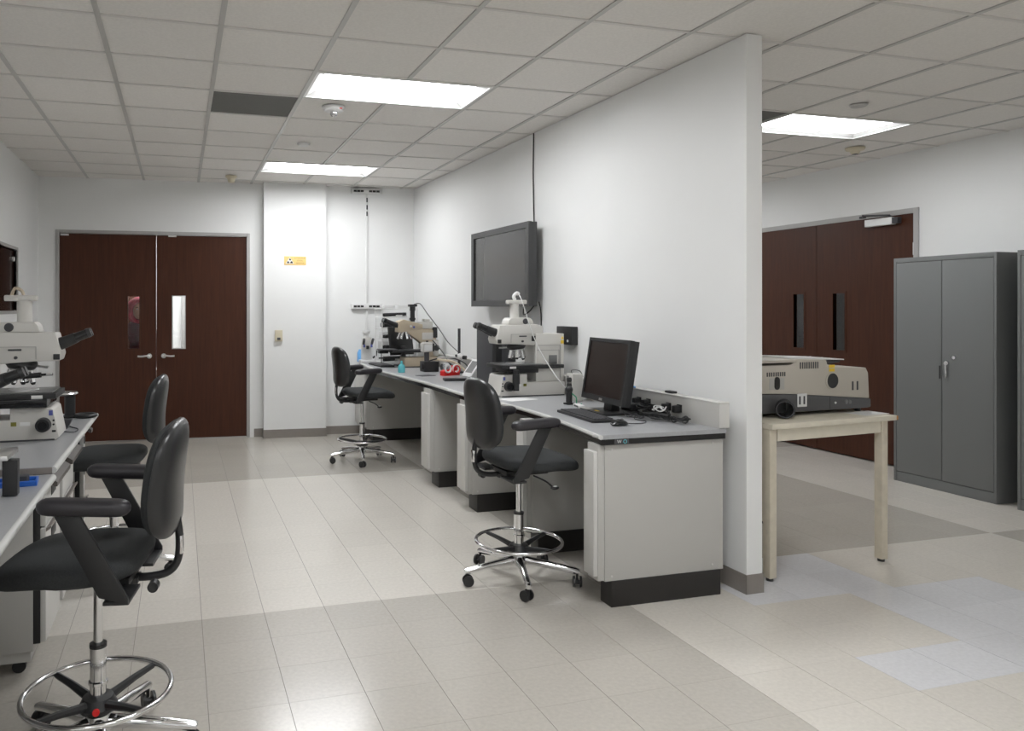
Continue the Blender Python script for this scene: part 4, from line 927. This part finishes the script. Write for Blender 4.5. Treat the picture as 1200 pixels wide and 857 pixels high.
# small monitor behind
t = thing('flat_display', 'black tilted flat display behind the beige microscope objectives', 'display', (2.42, 8.26, CT), math.radians(-62))
b = B(); b.box(-0.012, 0.012, -0.18, 0.18, 0.12, 0.44, 0.006); b.rot('Y', math.radians(-8), (0, 0, 0.12)); b.obj('casing', 'black', t)
b = B(); b.box(-0.014, -0.0121, -0.165, 0.165, 0.135, 0.425); b.rot('Y', math.radians(-8), (0, 0, 0.12)); b.obj('screen', 'darkgrey', t)
B().box(-0.05, 0.08, -0.09, 0.09, 0, 0.012, 0.003).obj('base', 'black', t); B().box(0.0, 0.03, -0.03, 0.03, 0.012, 0.22, 0.004).obj('neck', 'black', t)
# keyboard and bottle
t = thing('keyboard', 'low black keyboard at the far end of the right bench', 'keyboard', (2.18, 8.28, CT), 0.05)
B().box(-0.08, 0.08, -0.24, 0.24, 0, 0.018, 0.005).obj('body', 'black', t); B().box(-0.065, 0.065, -0.22, 0.22, 0.018, 0.024, 0.002).obj('keys', 'darkgrey', t)
t = thing('squeeze_bottle', 'small cyan squeeze bottle at the front of the right bench', 'bottle', (2.15, 7.36, CT))
B().lathe([(0.001, 0), (0.034, 0), (0.036, 0.01), (0.036, 0.06), (0.02, 0.085), (0.001, 0.085)], n=20).obj('body', 'cyan', t); B().lathe([(0.001, 0.085), (0.014, 0.085), (0.012, 0.115), (0.001, 0.118)], n=14).obj('cap', 'cyan', t)
o = B().box(-0.15, 0.15, -0.06, 0.06, 0, 0.012, 0.003).obj('flat_tray', 'scope', loc=(2.38, 7.42, CT), rz=0.1); tag(o, 'flat light tray behind the cyan bottle', 'tray')
bpy.data.objects.remove(o)
# wire rack with instruments
rk = thing('wire_rack', 'white wire shelf rack at the far end of the right bench', 'rack', (2.235, 8.45, CT))
RW, RD, RH = 0.42, 0.30, 0.645
for x in (0, RW):
    for y in (0, RD): B().cyl((x, y, 0), (x, y, RH), 0.008, n=8).obj('post', 'white', rk)
LV = (0.02, 0.16, 0.29, 0.415, 0.54, 0.64)
for z in LV:
    b = B(); b.tube([(0, 0, z), (RW, 0, z), (RW, RD, z), (0, RD, z)], 0.006, 6, closed=True)
    for k in range(1, 16): b.tube([(RW * k / 16, 0, z), (RW * k / 16, RD, z)], 0.0035, 5)
    b.obj('shelf', 'white', rk)
def tube_instr(x, z, L, r, lab, m='black', y=0.10):
    t = thing('lens_tube', lab, 'lens tube', (2.235 + x, 8.45 + y, CT + z + 0.007))
    B().cyl((0, 0, r), (L, 0.02, r + 0.01), r, r * 0.8, n=16).obj('barrel', m, t); B().cyl((-0.03, 0, r), (0, 0, r), r * 0.75, r, n=16).obj('eye_end', 'blackgloss', t)
    b = B(); b.box(L * 0.5, L * 0.8, -0.02, 0.04, 0.0, r, 0.004); b.obj('mount', 'steel', t)
tube_instr(0.06, 0.54, 0.26, 0.022, 'black lens tube on the top shelf of the wire rack')
tube_instr(0.04, 0.415, 0.24, 0.032, 'thick black lens tube on the second shelf of the wire rack')
tube_instr(0.06, 0.29, 0.2, 0.022, 'black lens tube on the middle shelf of the wire rack')
tube_instr(0.06, 0.16, 0.24, 0.025, 'black lens tube on the fourth shelf of the wire rack')
tube_instr(0.05, 0.02, 0.26, 0.03, 'black lens tube on the lowest shelf of the wire rack')
for k, (x, z, w_, h, lab) in enumerate(((0.24, 0.54, 0.12, 0.05, 'white box behind the tube on the top rack shelf'), (0.03, 0.645, 0.10, 0.045, ''), (0.04, 0.29, 0.14, 0.07, 'white box on the middle shelf of the wire rack'), (0.03, 0.16, 0.10, 0.09, 'white box at the back of the fourth rack shelf'))):
    if not lab: continue
    o = B().box(0, w_, 0, 0.1, 0, h, 0.004).obj('storage_box', 'white', loc=(2.235 + x, 8.45 + 0.20, CT + z + 0.007)); tag(o, lab, 'box')
for x, w_, lab in ((0.05, 0.13, 'low white box on the very top of the wire rack, left'), (0.22, 0.14, 'low white box on the very top of the wire rack, right')):
    o = B().box(0, w_, 0, 0.12, 0, 0.035, 0.004).obj('storage_box', 'white', loc=(2.235 + x, 8.55, CT + 0.647)); tag(o, lab, 'box')
# white dissecting microscope, blue bottle, small black stand
t = thing('stereo_microscope', 'white stereo microscope with blue marks at the far bench end', 'microscope', (2.15, 8.88, CT))
B().box(-0.08, 0.09, -0.09, 0.09, 0, 0.03, 0.008).obj('base', 'white', t)
b = B(); b.prism([(-0.055, 0.03), (0.075, 0.03), (0.06, 0.30), (-0.045, 0.30)], 0.0, 0.06, 'y', 0.01); b.obj('column', 'white', t)
b = B(); b.prism([(-0.06, 0.18), (0.07, 0.18), (0.05, 0.30), (-0.04, 0.30)], -0.07, 0.0, 'y', 0.01); b.obj('head', 'scope', t)
B().lathe([(0.001, 0.30), (0.03, 0.30), (0.03, 0.34), (0.05, 0.35), (0.05, 0.375), (0.001, 0.375)], n=20).obj('top_cap', 'white', t)
for s in (-1, 1):
    B().tube([(0.005 + s * 0.05, -0.06, 0.22), (0.005 + s * 0.055, -0.11, 0.28)], 0.016, 12).obj('eyepiece', 'darkgrey', t)
    B().box(0.005 + s * 0.045 - 0.012, 0.005 + s * 0.045 + 0.012, -0.074, -0.069, 0.18, 0.22, 0.002).obj('blue_mark', 'bluelabel', t)
B().box(-0.015, 0.02, -0.075, -0.068, 0.16, 0.2, 0.003).obj('lens_holder', 'black', t)
B().tube([(0.085, 0.0, 0.05), (0.12, -0.02, 0.08), (0.125, -0.02, 0.14)], 0.012, 10).obj('side_knob', 'black', t)
t = thing('wash_bottle', 'light blue wash bottle left of the white stereo microscope', 'bottle', (2.19, 9.0, CT)); t.location = (2.075 + 0.06, 9.03, CT)
t.location = (2.10, 8.76, CT)
B().lathe([(0.001, 0), (0.035, 0), (0.038, 0.02), (0.036, 0.11), (0.016, 0.15), (0.001, 0.15)], n=20).obj('body', 'lblue', t)
t.location = (2.095, 8.86 + 0.10, CT); t.scale = (0.95, 0.95, 1)
t = thing('knob_stand', 'tiny black knobbed stand right of the white stereo microscope', 'stand', (2.31, 8.88, CT)); t.location = (2.19, 8.60, CT)
t.location = (2.205, 8.42 - 0.05, CT)
B().lathe([(0.001, 0), (0.02, 0), (0.02, 0.006), (0.004, 0.01), (0.004, 0.13), (0.012, 0.135), (0.012, 0.15), (0.001, 0.152)], n=14).obj('post', 'black', t); B().cyl((-0.03, 0, 0.08), (0.03, 0, 0.08), 0.008, n=8).obj('cross_bar', 'black', t)

# ------------------------------------------------------------------ left bench
lw = thing('worktop', 'grey worktop of the far left bench carrying the white microscope', 'worktop', (0, 0, 0))
o = B().box(XL + 0.002, -0.5, 3.37, 5.03, 0.872, 0.90, 0.0).obj('laminate_top', 'worktop', lw, smooth=False)
b = B(); b.tube([(-0.497, 3.37, 0.886), (-0.497, 5.03, 0.886)], 0.0145, 10); b.obj('front_edge', 'edge', lw)
b = B(); b.box(XL + 0.002, -0.5, 5.03, 5.034, 0.874, 0.898); b.box(XL + 0.002, -0.5, 3.366, 3.37, 0.8735, 0.898); b.obj('side_edge', 'base', lw, smooth=False)
lw2 = thing('worktop', 'lower grey worktop at lower left with blue tray', 'worktop', (0, 0, 0))
B().box(XL + 0.002, -0.5, 1.4, 3.362, 0.844, 0.872, 0.0).obj('laminate_top', 'worktop', lw2, smooth=False)
b = B(); b.tube([(-0.497, 1.4, 0.858), (-0.497, 3.36, 0.858)], 0.0145, 10); b.obj('front_edge', 'edge', lw2)
for y in (1.5, 3.30): B().box(XL + 0.01, -0.98, y, y + 0.04, 0.0, 0.844, 0.003).obj('support_panel', 'bench', lw2)
B().box(XL + 0.002, XL + 0.03, 3.40, 5.0, 0.0, 0.872, 0.003).obj('back_panel', 'bench', lw)
def drawer_ped(Y0, Y1, XF, label, zb=0.1, zt=0.868, side='bench'):
    t = thing('drawer_pedestal', label, 'drawer unit', (0, 0, 0), 0, 'drawer units under the left bench')
    B().box(XL + 0.25, XF - 0.05, Y0, Y1, zb, zt, 0.002).obj('body', side, t)
    B().box(XL + 0.28, XF - 0.06, Y0 + 0.01, Y1 - 0.01, 0.055, zb, 0.002).obj('plinth', 'bench', t)
    B().box(XF - 0.05, XF - 0.022, Y0 + 0.004, Y1 - 0.004, zb + 0.03, zt - 0.01, 0.002).obj('front_frame', 'black', t)
    zz = [zb + 0.03, zb + 0.30, zb + 0.52, zt - 0.06]
    for k in range(3):
        d = B().box(XF - 0.022, XF, Y0 + 0.006, Y1 - 0.006, zz[k] + 0.004, zz[k + 1] - 0.004, 0.003).obj('drawer', 'bench_light', t)
        zc = zz[k + 1] - 0.055
        yc = (Y0 + Y1) / 2; hw = min(0.06, (Y1 - Y0) * 0.3)
        B().box(XF - 0.001, XF + 0.003, yc - hw, yc + hw, zc - 0.03, zc + 0.012, 0.001).obj('pull_recess', 'black', d)
        B().prism([(XF, zz[k + 1] - 0.006), (XF + 0.02, zz[k + 1] + 0.004), (XF + 0.022, zz[k + 1] - 0.004), (XF, zz[k + 1] - 0.02)], Y0 + 0.006, Y1 - 0.006, 'y').obj('pull_lip', 'base', d, smooth=False)
    B().prism([(XF - 0.03, zt - 0.03), (XF + 0.0, zt - 0.03), (XF + 0.045, zt - 0.06), (XF + 0.045, zt - 0.078), (XF + 0.035, zt - 0.078), (XF - 0.005, zt - 0.052), (XF - 0.03, zt - 0.052)], Y0 + 0.004, Y1 - 0.004, 'y').obj('top_lip', 'lip_dark', t, smooth=False)
    for x in (XL + 0.35, XF - 0.11):
        for y in (Y0 + 0.05, Y1 - 0.05):
            B().cyl((x, y - 0.012, 0.0275), (x, y + 0.012, 0.0275), 0.0275, n=16).obj('caster', 'black', t)
    return t
drawer_ped(3.50, 3.90, -0.545, 'grey drawer unit on casters nearest the camera under left bench')
drawer_ped(3.98, 4.37, -0.545, 'grey drawer unit in the middle under the left bench')
drawer_ped(4.94, 5.02, -0.56, 'narrow grey drawer unit at the far end of the left bench')
# items on the left bench
t = thing('joystick_stand', 'black cylindrical post with round silver plate behind left microscope', 'stand', (-0.625, 4.86, 0.90))
B().lathe([(0.001, 0), (0.045, 0), (0.05, 0.008), (0.03, 0.016), (0.03, 0.13), (0.001, 0.13)], n=24).obj('post', 'black', t)
B().lathe([(0.001, 0.13), (0.075, 0.135), (0.085, 0.142), (0.08, 0.15), (0.001, 0.152)], c=(-0.04, 0, 0), n=28).obj('plate', 'steel', t)
o = B().ring((0, 0, 0.012), 0.055, 0.012, 32, 8).obj('black_ring', 'black', loc=(-0.535, 4.84, 0.90)); tag(o, 'flat black ring lying at the far left bench corner', 'ring')
t = thing('stand_wedge', 'dark wedge shaped stand behind the left microscope base', 'stand', (-0.60, 4.42, 0.90))
b = B(); b.prism([(-0.06, 0.05), (0.045, 0.05), (0.02, 0.0), (-0.04, 0.0)], -0.03, 0.03, 'y', 0.003); b.obj('body', 'darkgrey', t)
o = B().tube([(-0.60, 4.3, 0.905), (-0.53, 4.25, 0.905), (-0.52, 4.35, 0.905), (-0.57, 4.45, 0.905), (-0.61, 4.6, 0.905)], 0.003, 6, 6).obj('cable', 'darkgrey'); tag(o, 'thin looping cable on the left bench beside the microscope base', 'cable')
t = thing('blue_tray', 'bright blue plastic tray on the lower left worktop', 'tray', (-0.60, 3.19, 0.872), 0.1)
b = B(); b.box(-0.13, 0.075, -0.04, 0.05, 0.0, 0.006, 0.002); b.box(-0.13, 0.075, -0.04, -0.032, 0.006, 0.02, 0.002); b.box(-0.13, 0.075, 0.042, 0.05, 0.006, 0.02, 0.002); b.box(0.067, 0.075, -0.042, 0.042, 0.006, 0.02, 0.002); b.obj('tray', 'blue', t)
t2 = B().box(-0.04, 0.02, -0.025, 0.025, 0, 0.028, 0.004).obj('lens_case', 'darkgrey', loc=(-0.58, 3.205, 0.8785)); tag(t2, 'small dark case sitting in the bright blue tray', 'case')

# ------------------------------------------------------------------ right room
tb = thing('table', 'cream laminate table with square legs right of the partition', 'table', (3.24, 3.55, 0), math.radians(5.5))
B().box(-0.05, 0.965, -0.03, 0.93, 0.862, 0.893, 0.004).obj('tabletop', 'table', tb)
b = B(); b.box(0.02, 0.86, -0.005, 0.02, 0.79, 0.862, 0.002); b.box(0.02, 0.86, 0.88, 0.905, 0.79, 0.862, 0.002); b.box(-0.03, 0.0, 0.02, 0.88, 0.79, 0.862, 0.002); b.box(0.87, 0.90, 0.02, 0.88, 0.79, 0.862, 0.002); b.obj('apron', 'table', tb)
for x, y in ((-0.045, -0.01), (0.862, -0.01), (-0.045, 0.865), (0.862, 0.865)):
    lg = B().box(x, x + 0.05, y, y + 0.05, 0.018, 0.862, 0.002).obj('leg', 'table_steel', tb)
    B().cyl((x + 0.025, y + 0.025, 0.0), (x + 0.025, y + 0.025, 0.02), 0.02, n=14).obj('foot', 'black', lg)
B().box(0.960, 0.976, -0.032, 0.02, 0.864, 0.891, 0.005).obj('bare_corner', 'woodtip', tb, label='bare brown wood corner')
ins = thing('laser_instrument', 'beige and grey laser instrument with round black port on cream table', 'instrument', (3.30, 3.73, 0.893), math.radians(4))
# local x to the right, y to the back
b = B(); b.prism([(-0.13, 0.025), (0.88, 0.025), (0.905, 0.03), (0.905, 0.082), (0.28, 0.132), (-0.13, 0.145)], 0.0, 0.36, 'y', 0.006); b.obj('base', 'instr_dark', ins)
b = B(); b.prism([(0.0, 0.145), (0.28, 0.133), (0.895, 0.083), (0.885, 0.245), (0.865, 0.278), (0.545, 0.29), (0.53, 0.335), (0.30, 0.345), (0.25, 0.315), (0.22, 0.31), (0.0, 0.31)], 0.004, 0.35, 'y', 0.005); up = b.obj('upper_housing', 'instr', ins)
b = B(); b.box(-0.13, 0.235, 0.03, 0.35, 0.145, 0.29, 0.004); b.obj('left_housing', 'instr', ins)
b = B(); b.box(-0.13, 0.29, -0.002, 0.35, 0.325, 0.342, 0.003); b.obj('lid', 'instr', ins)
b = B(); b.prism([(0.52, 0.33), (0.70, 0.325), (0.70, 0.315), (0.55, 0.295), (0.53, 0.31)], 0.05, 0.3, 'y', 0.002); b.obj('top_hatch', 'darkgrey', ins)
b = B(); b.prism([(0.30, 0.344), (0.71, 0.328), (0.71, 0.335), (0.30, 0.352)], 0.03, 0.32, 'y', 0.001); b.obj('top_cover', 'white', ins)
for k in range(9): B().box(0.315 + k * 0.0175, 0.322 + k * 0.0175, 0.001, 0.0045, 0.285, 0.325, 0.0).obj('vent_slot', 'darkgrey', up, smooth=False)
for k in range(9): B().box(0.055 + k * 0.017, 0.062 + k * 0.017, 0.001, 0.0045, 0.245, 0.27, 0.0).obj('vent_slot', 'darkgrey', up, smooth=False)
B().box(0.075, 0.19, 0.0015, 0.0045, 0.165, 0.235, 0.001).obj('recess_panel', 'scope_shade', up); b = B(); b.cyl((0.132, -0.002, 0.185), (0.132, 0.004, 0.185), 0.02, n=16); b.cyl((0.132, -0.002, 0.222), (0.132, 0.004, 0.222), 0.02, n=16); b.box(0.112, 0.152, -0.002, 0.004, 0.185, 0.222); b.obj('dark_slot', 'black', up)
pt = B().cyl((0.575, 0.005, 0.205), (0.575, -0.004, 0.205), 0.047, n=28).obj('round_port', 'black', up)
b = B(); b.ring((0.575, -0.002, 0.205), 0.049, 0.004, 32, 6, 'y'); b.obj('port_rim', 'instr', up)
for z in (0.262, 0.285): B().box(0.553, 0.597, 0.001, 0.0045, z, z + 0.018, 0.0).obj('warning_sticker', 'yellow', up, smooth=False)
for x in (0.745, 0.785): B().box(x, x + 0.012, 0.001, 0.005, 0.14, 0.195, 0.001).obj('latch', 'darkgrey', up)
B().box(0.29, 0.365, -0.004, 0.001, 0.055, 0.135, 0.003).obj('connector_panel', 'white', ins)
for k in range(2): B().box(0.30 + k * 0.035, 0.312 + k * 0.035, -0.006, -0.003, 0.07, 0.12, 0.001).obj('connector', 'darkgrey', ins)
B().box(0.553, 0.556, -0.001, 0.001, 0.03, 0.108).obj('seam', 'black', ins, smooth=False)
B().cyl((0.60, 0.0, 0.068), (0.60, -0.004, 0.068), 0.007, n=12).obj('screw', 'white', ins)
b = B(); b.cyl((0.69, 0.0, 0.07), (0.69, -0.006, 0.07), 0.014, n=14); b.cyl((0.72, 0.0, 0.068), (0.72, -0.006, 0.068), 0.012, n=14); b.obj('dial', 'lcd', ins)
b = B(); P0, P1, P2 = (0.20, 0.02, 0.06), (0.115, -0.075, 0.056), (0.123, -0.066, 0.0564)
b.cyl(P0, P1, 0.05, 0.052, n=28, cap=False); b.cyl((0.19, 0.008, 0.06), P0, 0.049, 0.049, n=28); b.cyl((0.118, -0.0715, 0.0563), P1, 0.054, 0.054, n=28, cap=False); b.obj('beam_tube', 'blackgloss', ins)
b = B(); P_ = Vector(P1); d_ = (Vector(P1) - Vector(P0)).normalized(); a_ = d_.cross(Vector((0, 0, 1))).normalized(); c_ = Vector((0, 0, 1)); b.tube([P_ + a_ * 0.047 * math.cos(2 * PI * k / 28) + c_ * 0.047 * math.sin(2 * PI * k / 28) for k in range(28)], 0.004, 6, closed=True); b.obj('tube_rim', 'darkgrey', ins)
for x in (-0.05, 0.3, 0.85): 
    for y in (0.05, 0.31): B().cyl((x, y, 0), (x, y, 0.026), 0.018, n=12).obj('foot', 'black', ins)
o = B().box(-0.11, 0.11, -0.07, 0.07, 0, 0.0015).obj('paper_sheet', 'paper', loc=(4.10, 3.73, 0.8935), rz=0.15); tag(o, 'white paper tucked under the right end of the laser instrument', 'paper')

def cabinet(label, y0, y1, x0=6.17, x1=6.64, ht=1.99):
    t = thing('storage_cabinet', label, 'cabinet', (x0, y0, 0))
    W = y1 - y0; D = x1 - x0
    B().box(0.018, D, 0, W, 0.0, ht, 0.003).obj('body', 'cabinet', t)
    b = B(); b.box(0, 0.018, 0, 0.022, 0, ht, 0.002); b.box(0, 0.018, W - 0.022, W, 0, ht, 0.002); b.box(0, 0.018, 0.022, W - 0.022, ht - 0.04, ht, 0.002); b.box(0.004, 0.018, 0.022, W - 0.022, 0, 0.085, 0.002); b.obj('face_frame', 'cabinet', t)
    B().box(0.014, 0.0175, 0.022, W - 0.022, 0.085, ht - 0.04).obj('door_gap', 'cabinet_in', t, smooth=False)
    m = W / 2
    for k, (a, b_) in enumerate(((0.025, m - 0.0025), (m + 0.0025, W - 0.025))):
        d = B().box(0.001, 0.0135, a, b_, 0.09, ht - 0.044, 0.003).obj('door', 'cabinet', t)
        if k == 0:
            h = B(); h.cyl((0.001, a + (b_ - a) - 0.045, 1.085), (-0.016, b_ - 0.045, 1.085), 0.018, n=18); h.box(-0.022, -0.010, b_ - 0.052, b_ - 0.038, 0.96, 1.09, 0.004); h.obj('handle', 'chrome', d)
            B().cyl((0.001, b_ - 0.105, 1.135), (-0.008, b_ - 0.105, 1.135), 0.015, n=16).obj('lock', 'chrome', d)
        else: B().box(-0.006, 0.001, a + 0.008, a + 0.018, 0.95, 1.06, 0.002).obj('latch_plate', 'cabinet_in', d)
    return t
cabinet('tall grey steel double door cabinet standing before the brown doors', 4.44, 5.335)
cabinet('tall grey steel cabinet cut off at the right edge of the view', 3.37, 4.285)

# ------------------------------------------------------------------ person beyond the far doors
def person():
    t = thing('person', 'person in a red hood seen through the left door window', 'person', (-0.475, 9.68, 0), math.radians(-80))
    # joints in local space, facing +x
    J = [(0, 0, .92), (0, 0, 1.08), (0, 0, 1.24), (0, 0, 1.36), (0.01, 0, 1.44), (0.02, 0, 1.50),
         (0, .16, 1.36), (.02, .21, 1.10), (.14, .17, .92), (.20, .16, .86),
         (0, -.16, 1.36), (-.01, -.21, 1.10), (.10, -.19, .90), (.15, -.18, .83),
         (0, .085, .88), (.02, .10, .48), (0, .10, .09), (.10, .11, .04), (0, -.085, .88), (0, -.10, .48), (-.02, -.10, .09), (.08, -.11, .04)]
    Eg = [(0, 1), (1, 2), (2, 3), (3, 4), (4, 5), (3, 6), (6, 7), (7, 8), (8, 9), (3, 10), (10, 11), (11, 12), (12, 13), (0, 14), (14, 15), (15, 16), (16, 17), (0, 18), (18, 19), (19, 20), (20, 21)]
    R = [(.15, .12), (.14, .11), (.17, .12), (.13, .10), (.06, .06), (.055, .055), (.07, .07), (.048, .048), (.034, .034), (.028, .028), (.07, .07), (.048, .048), (.034, .034), (.028, .028), (.09, .09), (.06, .06), (.042, .042), (.036, .03), (.09, .09), (.06, .06), (.042, .042), (.036, .03)]
    def skin(name, V, E_, R_, m, root=0, par=t):
        me = bpy.data.meshes.new(name); me.from_pydata([Vector(v) for v in V], E_, []); o = bpy.data.objects.new(name, me); COL.objects.link(o)
        md = o.modifiers.new('skin', 'SKIN'); md.use_smooth_shade = True
        for i, r in enumerate(R_): me.skin_vertices[0].data[i].radius = r; me.skin_vertices[0].data[i].use_root = (i == root)
        o.modifiers.new('sub', 'SUBSURF').levels = 1; me.materials.append(M[m]); o.modifiers['sub'].render_levels = 1
        o.parent = par; return o
    body = skin('body', J, Eg, R, 'jacket')
    # trousers
    skin('trousers', [(0, 0, .95), (0, .087, .87), (.02, .10, .48), (0, .10, .12), (0, -.087, .87), (0, -.10, .48), (-.02, -.10, .12)], [(0, 1), (1, 2), (2, 3), (0, 4), (4, 5), (5, 6)], [(.165, .135), (.10, .10), (.072, .072), (.056, .056), (.10, .10), (.072, .072), (.056, .056)], 'denim')
    # head: egg with nose, eyes, mouth, ears
    b = B(); b.sphere((0.03, 0, 1.585), 0.1, 0.92, 0.76, 1.12, 24); b.sphere((0.065, 0, 1.53), 0.055, 0.8, 0.85, 0.8, 16); b.tube([(0.118, 0, 1.60), (0.135, 0, 1.575), (0.118, 0, 1.562)], [0.008, 0.014, 0.012], 8)
    hd = b.obj('head', 'skin', t)
    for s in (-1, 1):
        B().sphere((0.106, s * 0.031, 1.60), 0.012).obj('eye', 'white', hd); B().sphere((0.1155, s * 0.031, 1.60), 0.005).obj('pupil', 'black', hd)
        B().tube([(0.108, s * 0.018, 1.622), (0.113, s * 0.032, 1.627), (0.100, s * 0.048, 1.622)], 0.004, 6).obj('eyebrow', 'door', hd)
    B().tube([(0.112, -0.02, 1.532), (0.120, 0, 1.530), (0.112, 0.02, 1.532)], 0.005, 6, 3).obj('mouth', 'lip', hd)
    # hood: shell around the head, open to the front
    bm = bmesh.new(); bmesh.ops.create_uvsphere(bm, u_segments=32, v_segments=20, radius=0.135)
    for v in bm.verts: v.co = Vector((v.co.x * 1.05 + 0.0, v.co.y * 1.08, v.co.z * 1.2 + 1.585))
    bmesh.ops.delete(bm, geom=[f for f in bm.faces if f.calc_center_median().x > 0.068 and 1.45 < f.calc_center_median().z < 1.69], context='FACES')
    b = B(); b.merge(bm); h = b.obj('hood', 'hood', t); h.modifiers.new('thick', 'SOLIDIFY').thickness = -0.012
    B().tube([(0.080, 0.0, 1.70), (0.080, 0.075, 1.665), (0.075, 0.102, 1.58), (0.072, 0.075, 1.475), (0.07, 0, 1.445), (0.072, -0.075, 1.475), (0.075, -0.102, 1.58), (0.080, -0.075, 1.665)], 0.024, 8, 4, closed=True).obj('hood_rim', 'hood', t)
    # hands with five fingers
    for s, wr in ((1, Vector((.20, .16, .86))), (-1, Vector((.15, -.18, .83)))):
        d = Vector((0.6, 0, -0.8)).normalized(); V = [wr, wr + d * 0.05, wr + d * 0.085]; E_ = [(0, 1), (1, 2)]; R_ = [(.026, .022), (.036, .018), (.034, .014)]
        side = Vector((0, 1, 0))
        for k, (off, L) in enumerate(((-0.028, 0.062), (-0.010, 0.075), (0.010, 0.070), (0.027, 0.055))):
            i = len(V); p = wr + d * 0.09 + side * off; V += [p, p + d * L * 0.5 + Vector((-.004, 0, 0)), p + d * L * 0.85 + Vector((-.018, 0, 0))]; E_ += [(2, i), (i, i + 1), (i + 1, i + 2)]; R_ += [(.009, .009), (.0085, .0085), (.007, .007)]
        i = len(V); p = wr + d * 0.03 - side * s * 0.03; V += [p, p + d * 0.03 - side * s * 0.022, p + d * 0.055 - side * s * 0.026]; E_ += [(1, i), (i, i + 1), (i + 1, i + 2)]; R_ += [(.012, .012), (.01, .01), (.008, .008)]
        skin('hand', V, E_, R_, 'skin')
    for s in (-1, 1):
        b = B(); secs = [superell((-0.06 + 0.25 * k / 8, s * 0.105, 0.03 + 0.012 * (k < 4)), (0, 1, 0), (0, 0, 1), 0.045 * (1 - abs(k / 4 - 1) ** 3) ** 0.4 + 0.004, 0.03 + (0.02 if k < 4 else 0) - (0.01 if k > 6 else 0), 2.6, 18) for k in range(9)]
        b.loft(secs).obj('shoe', 'black', t)
    t.scale = (0.955, 0.955, 0.955)
    return t
person()
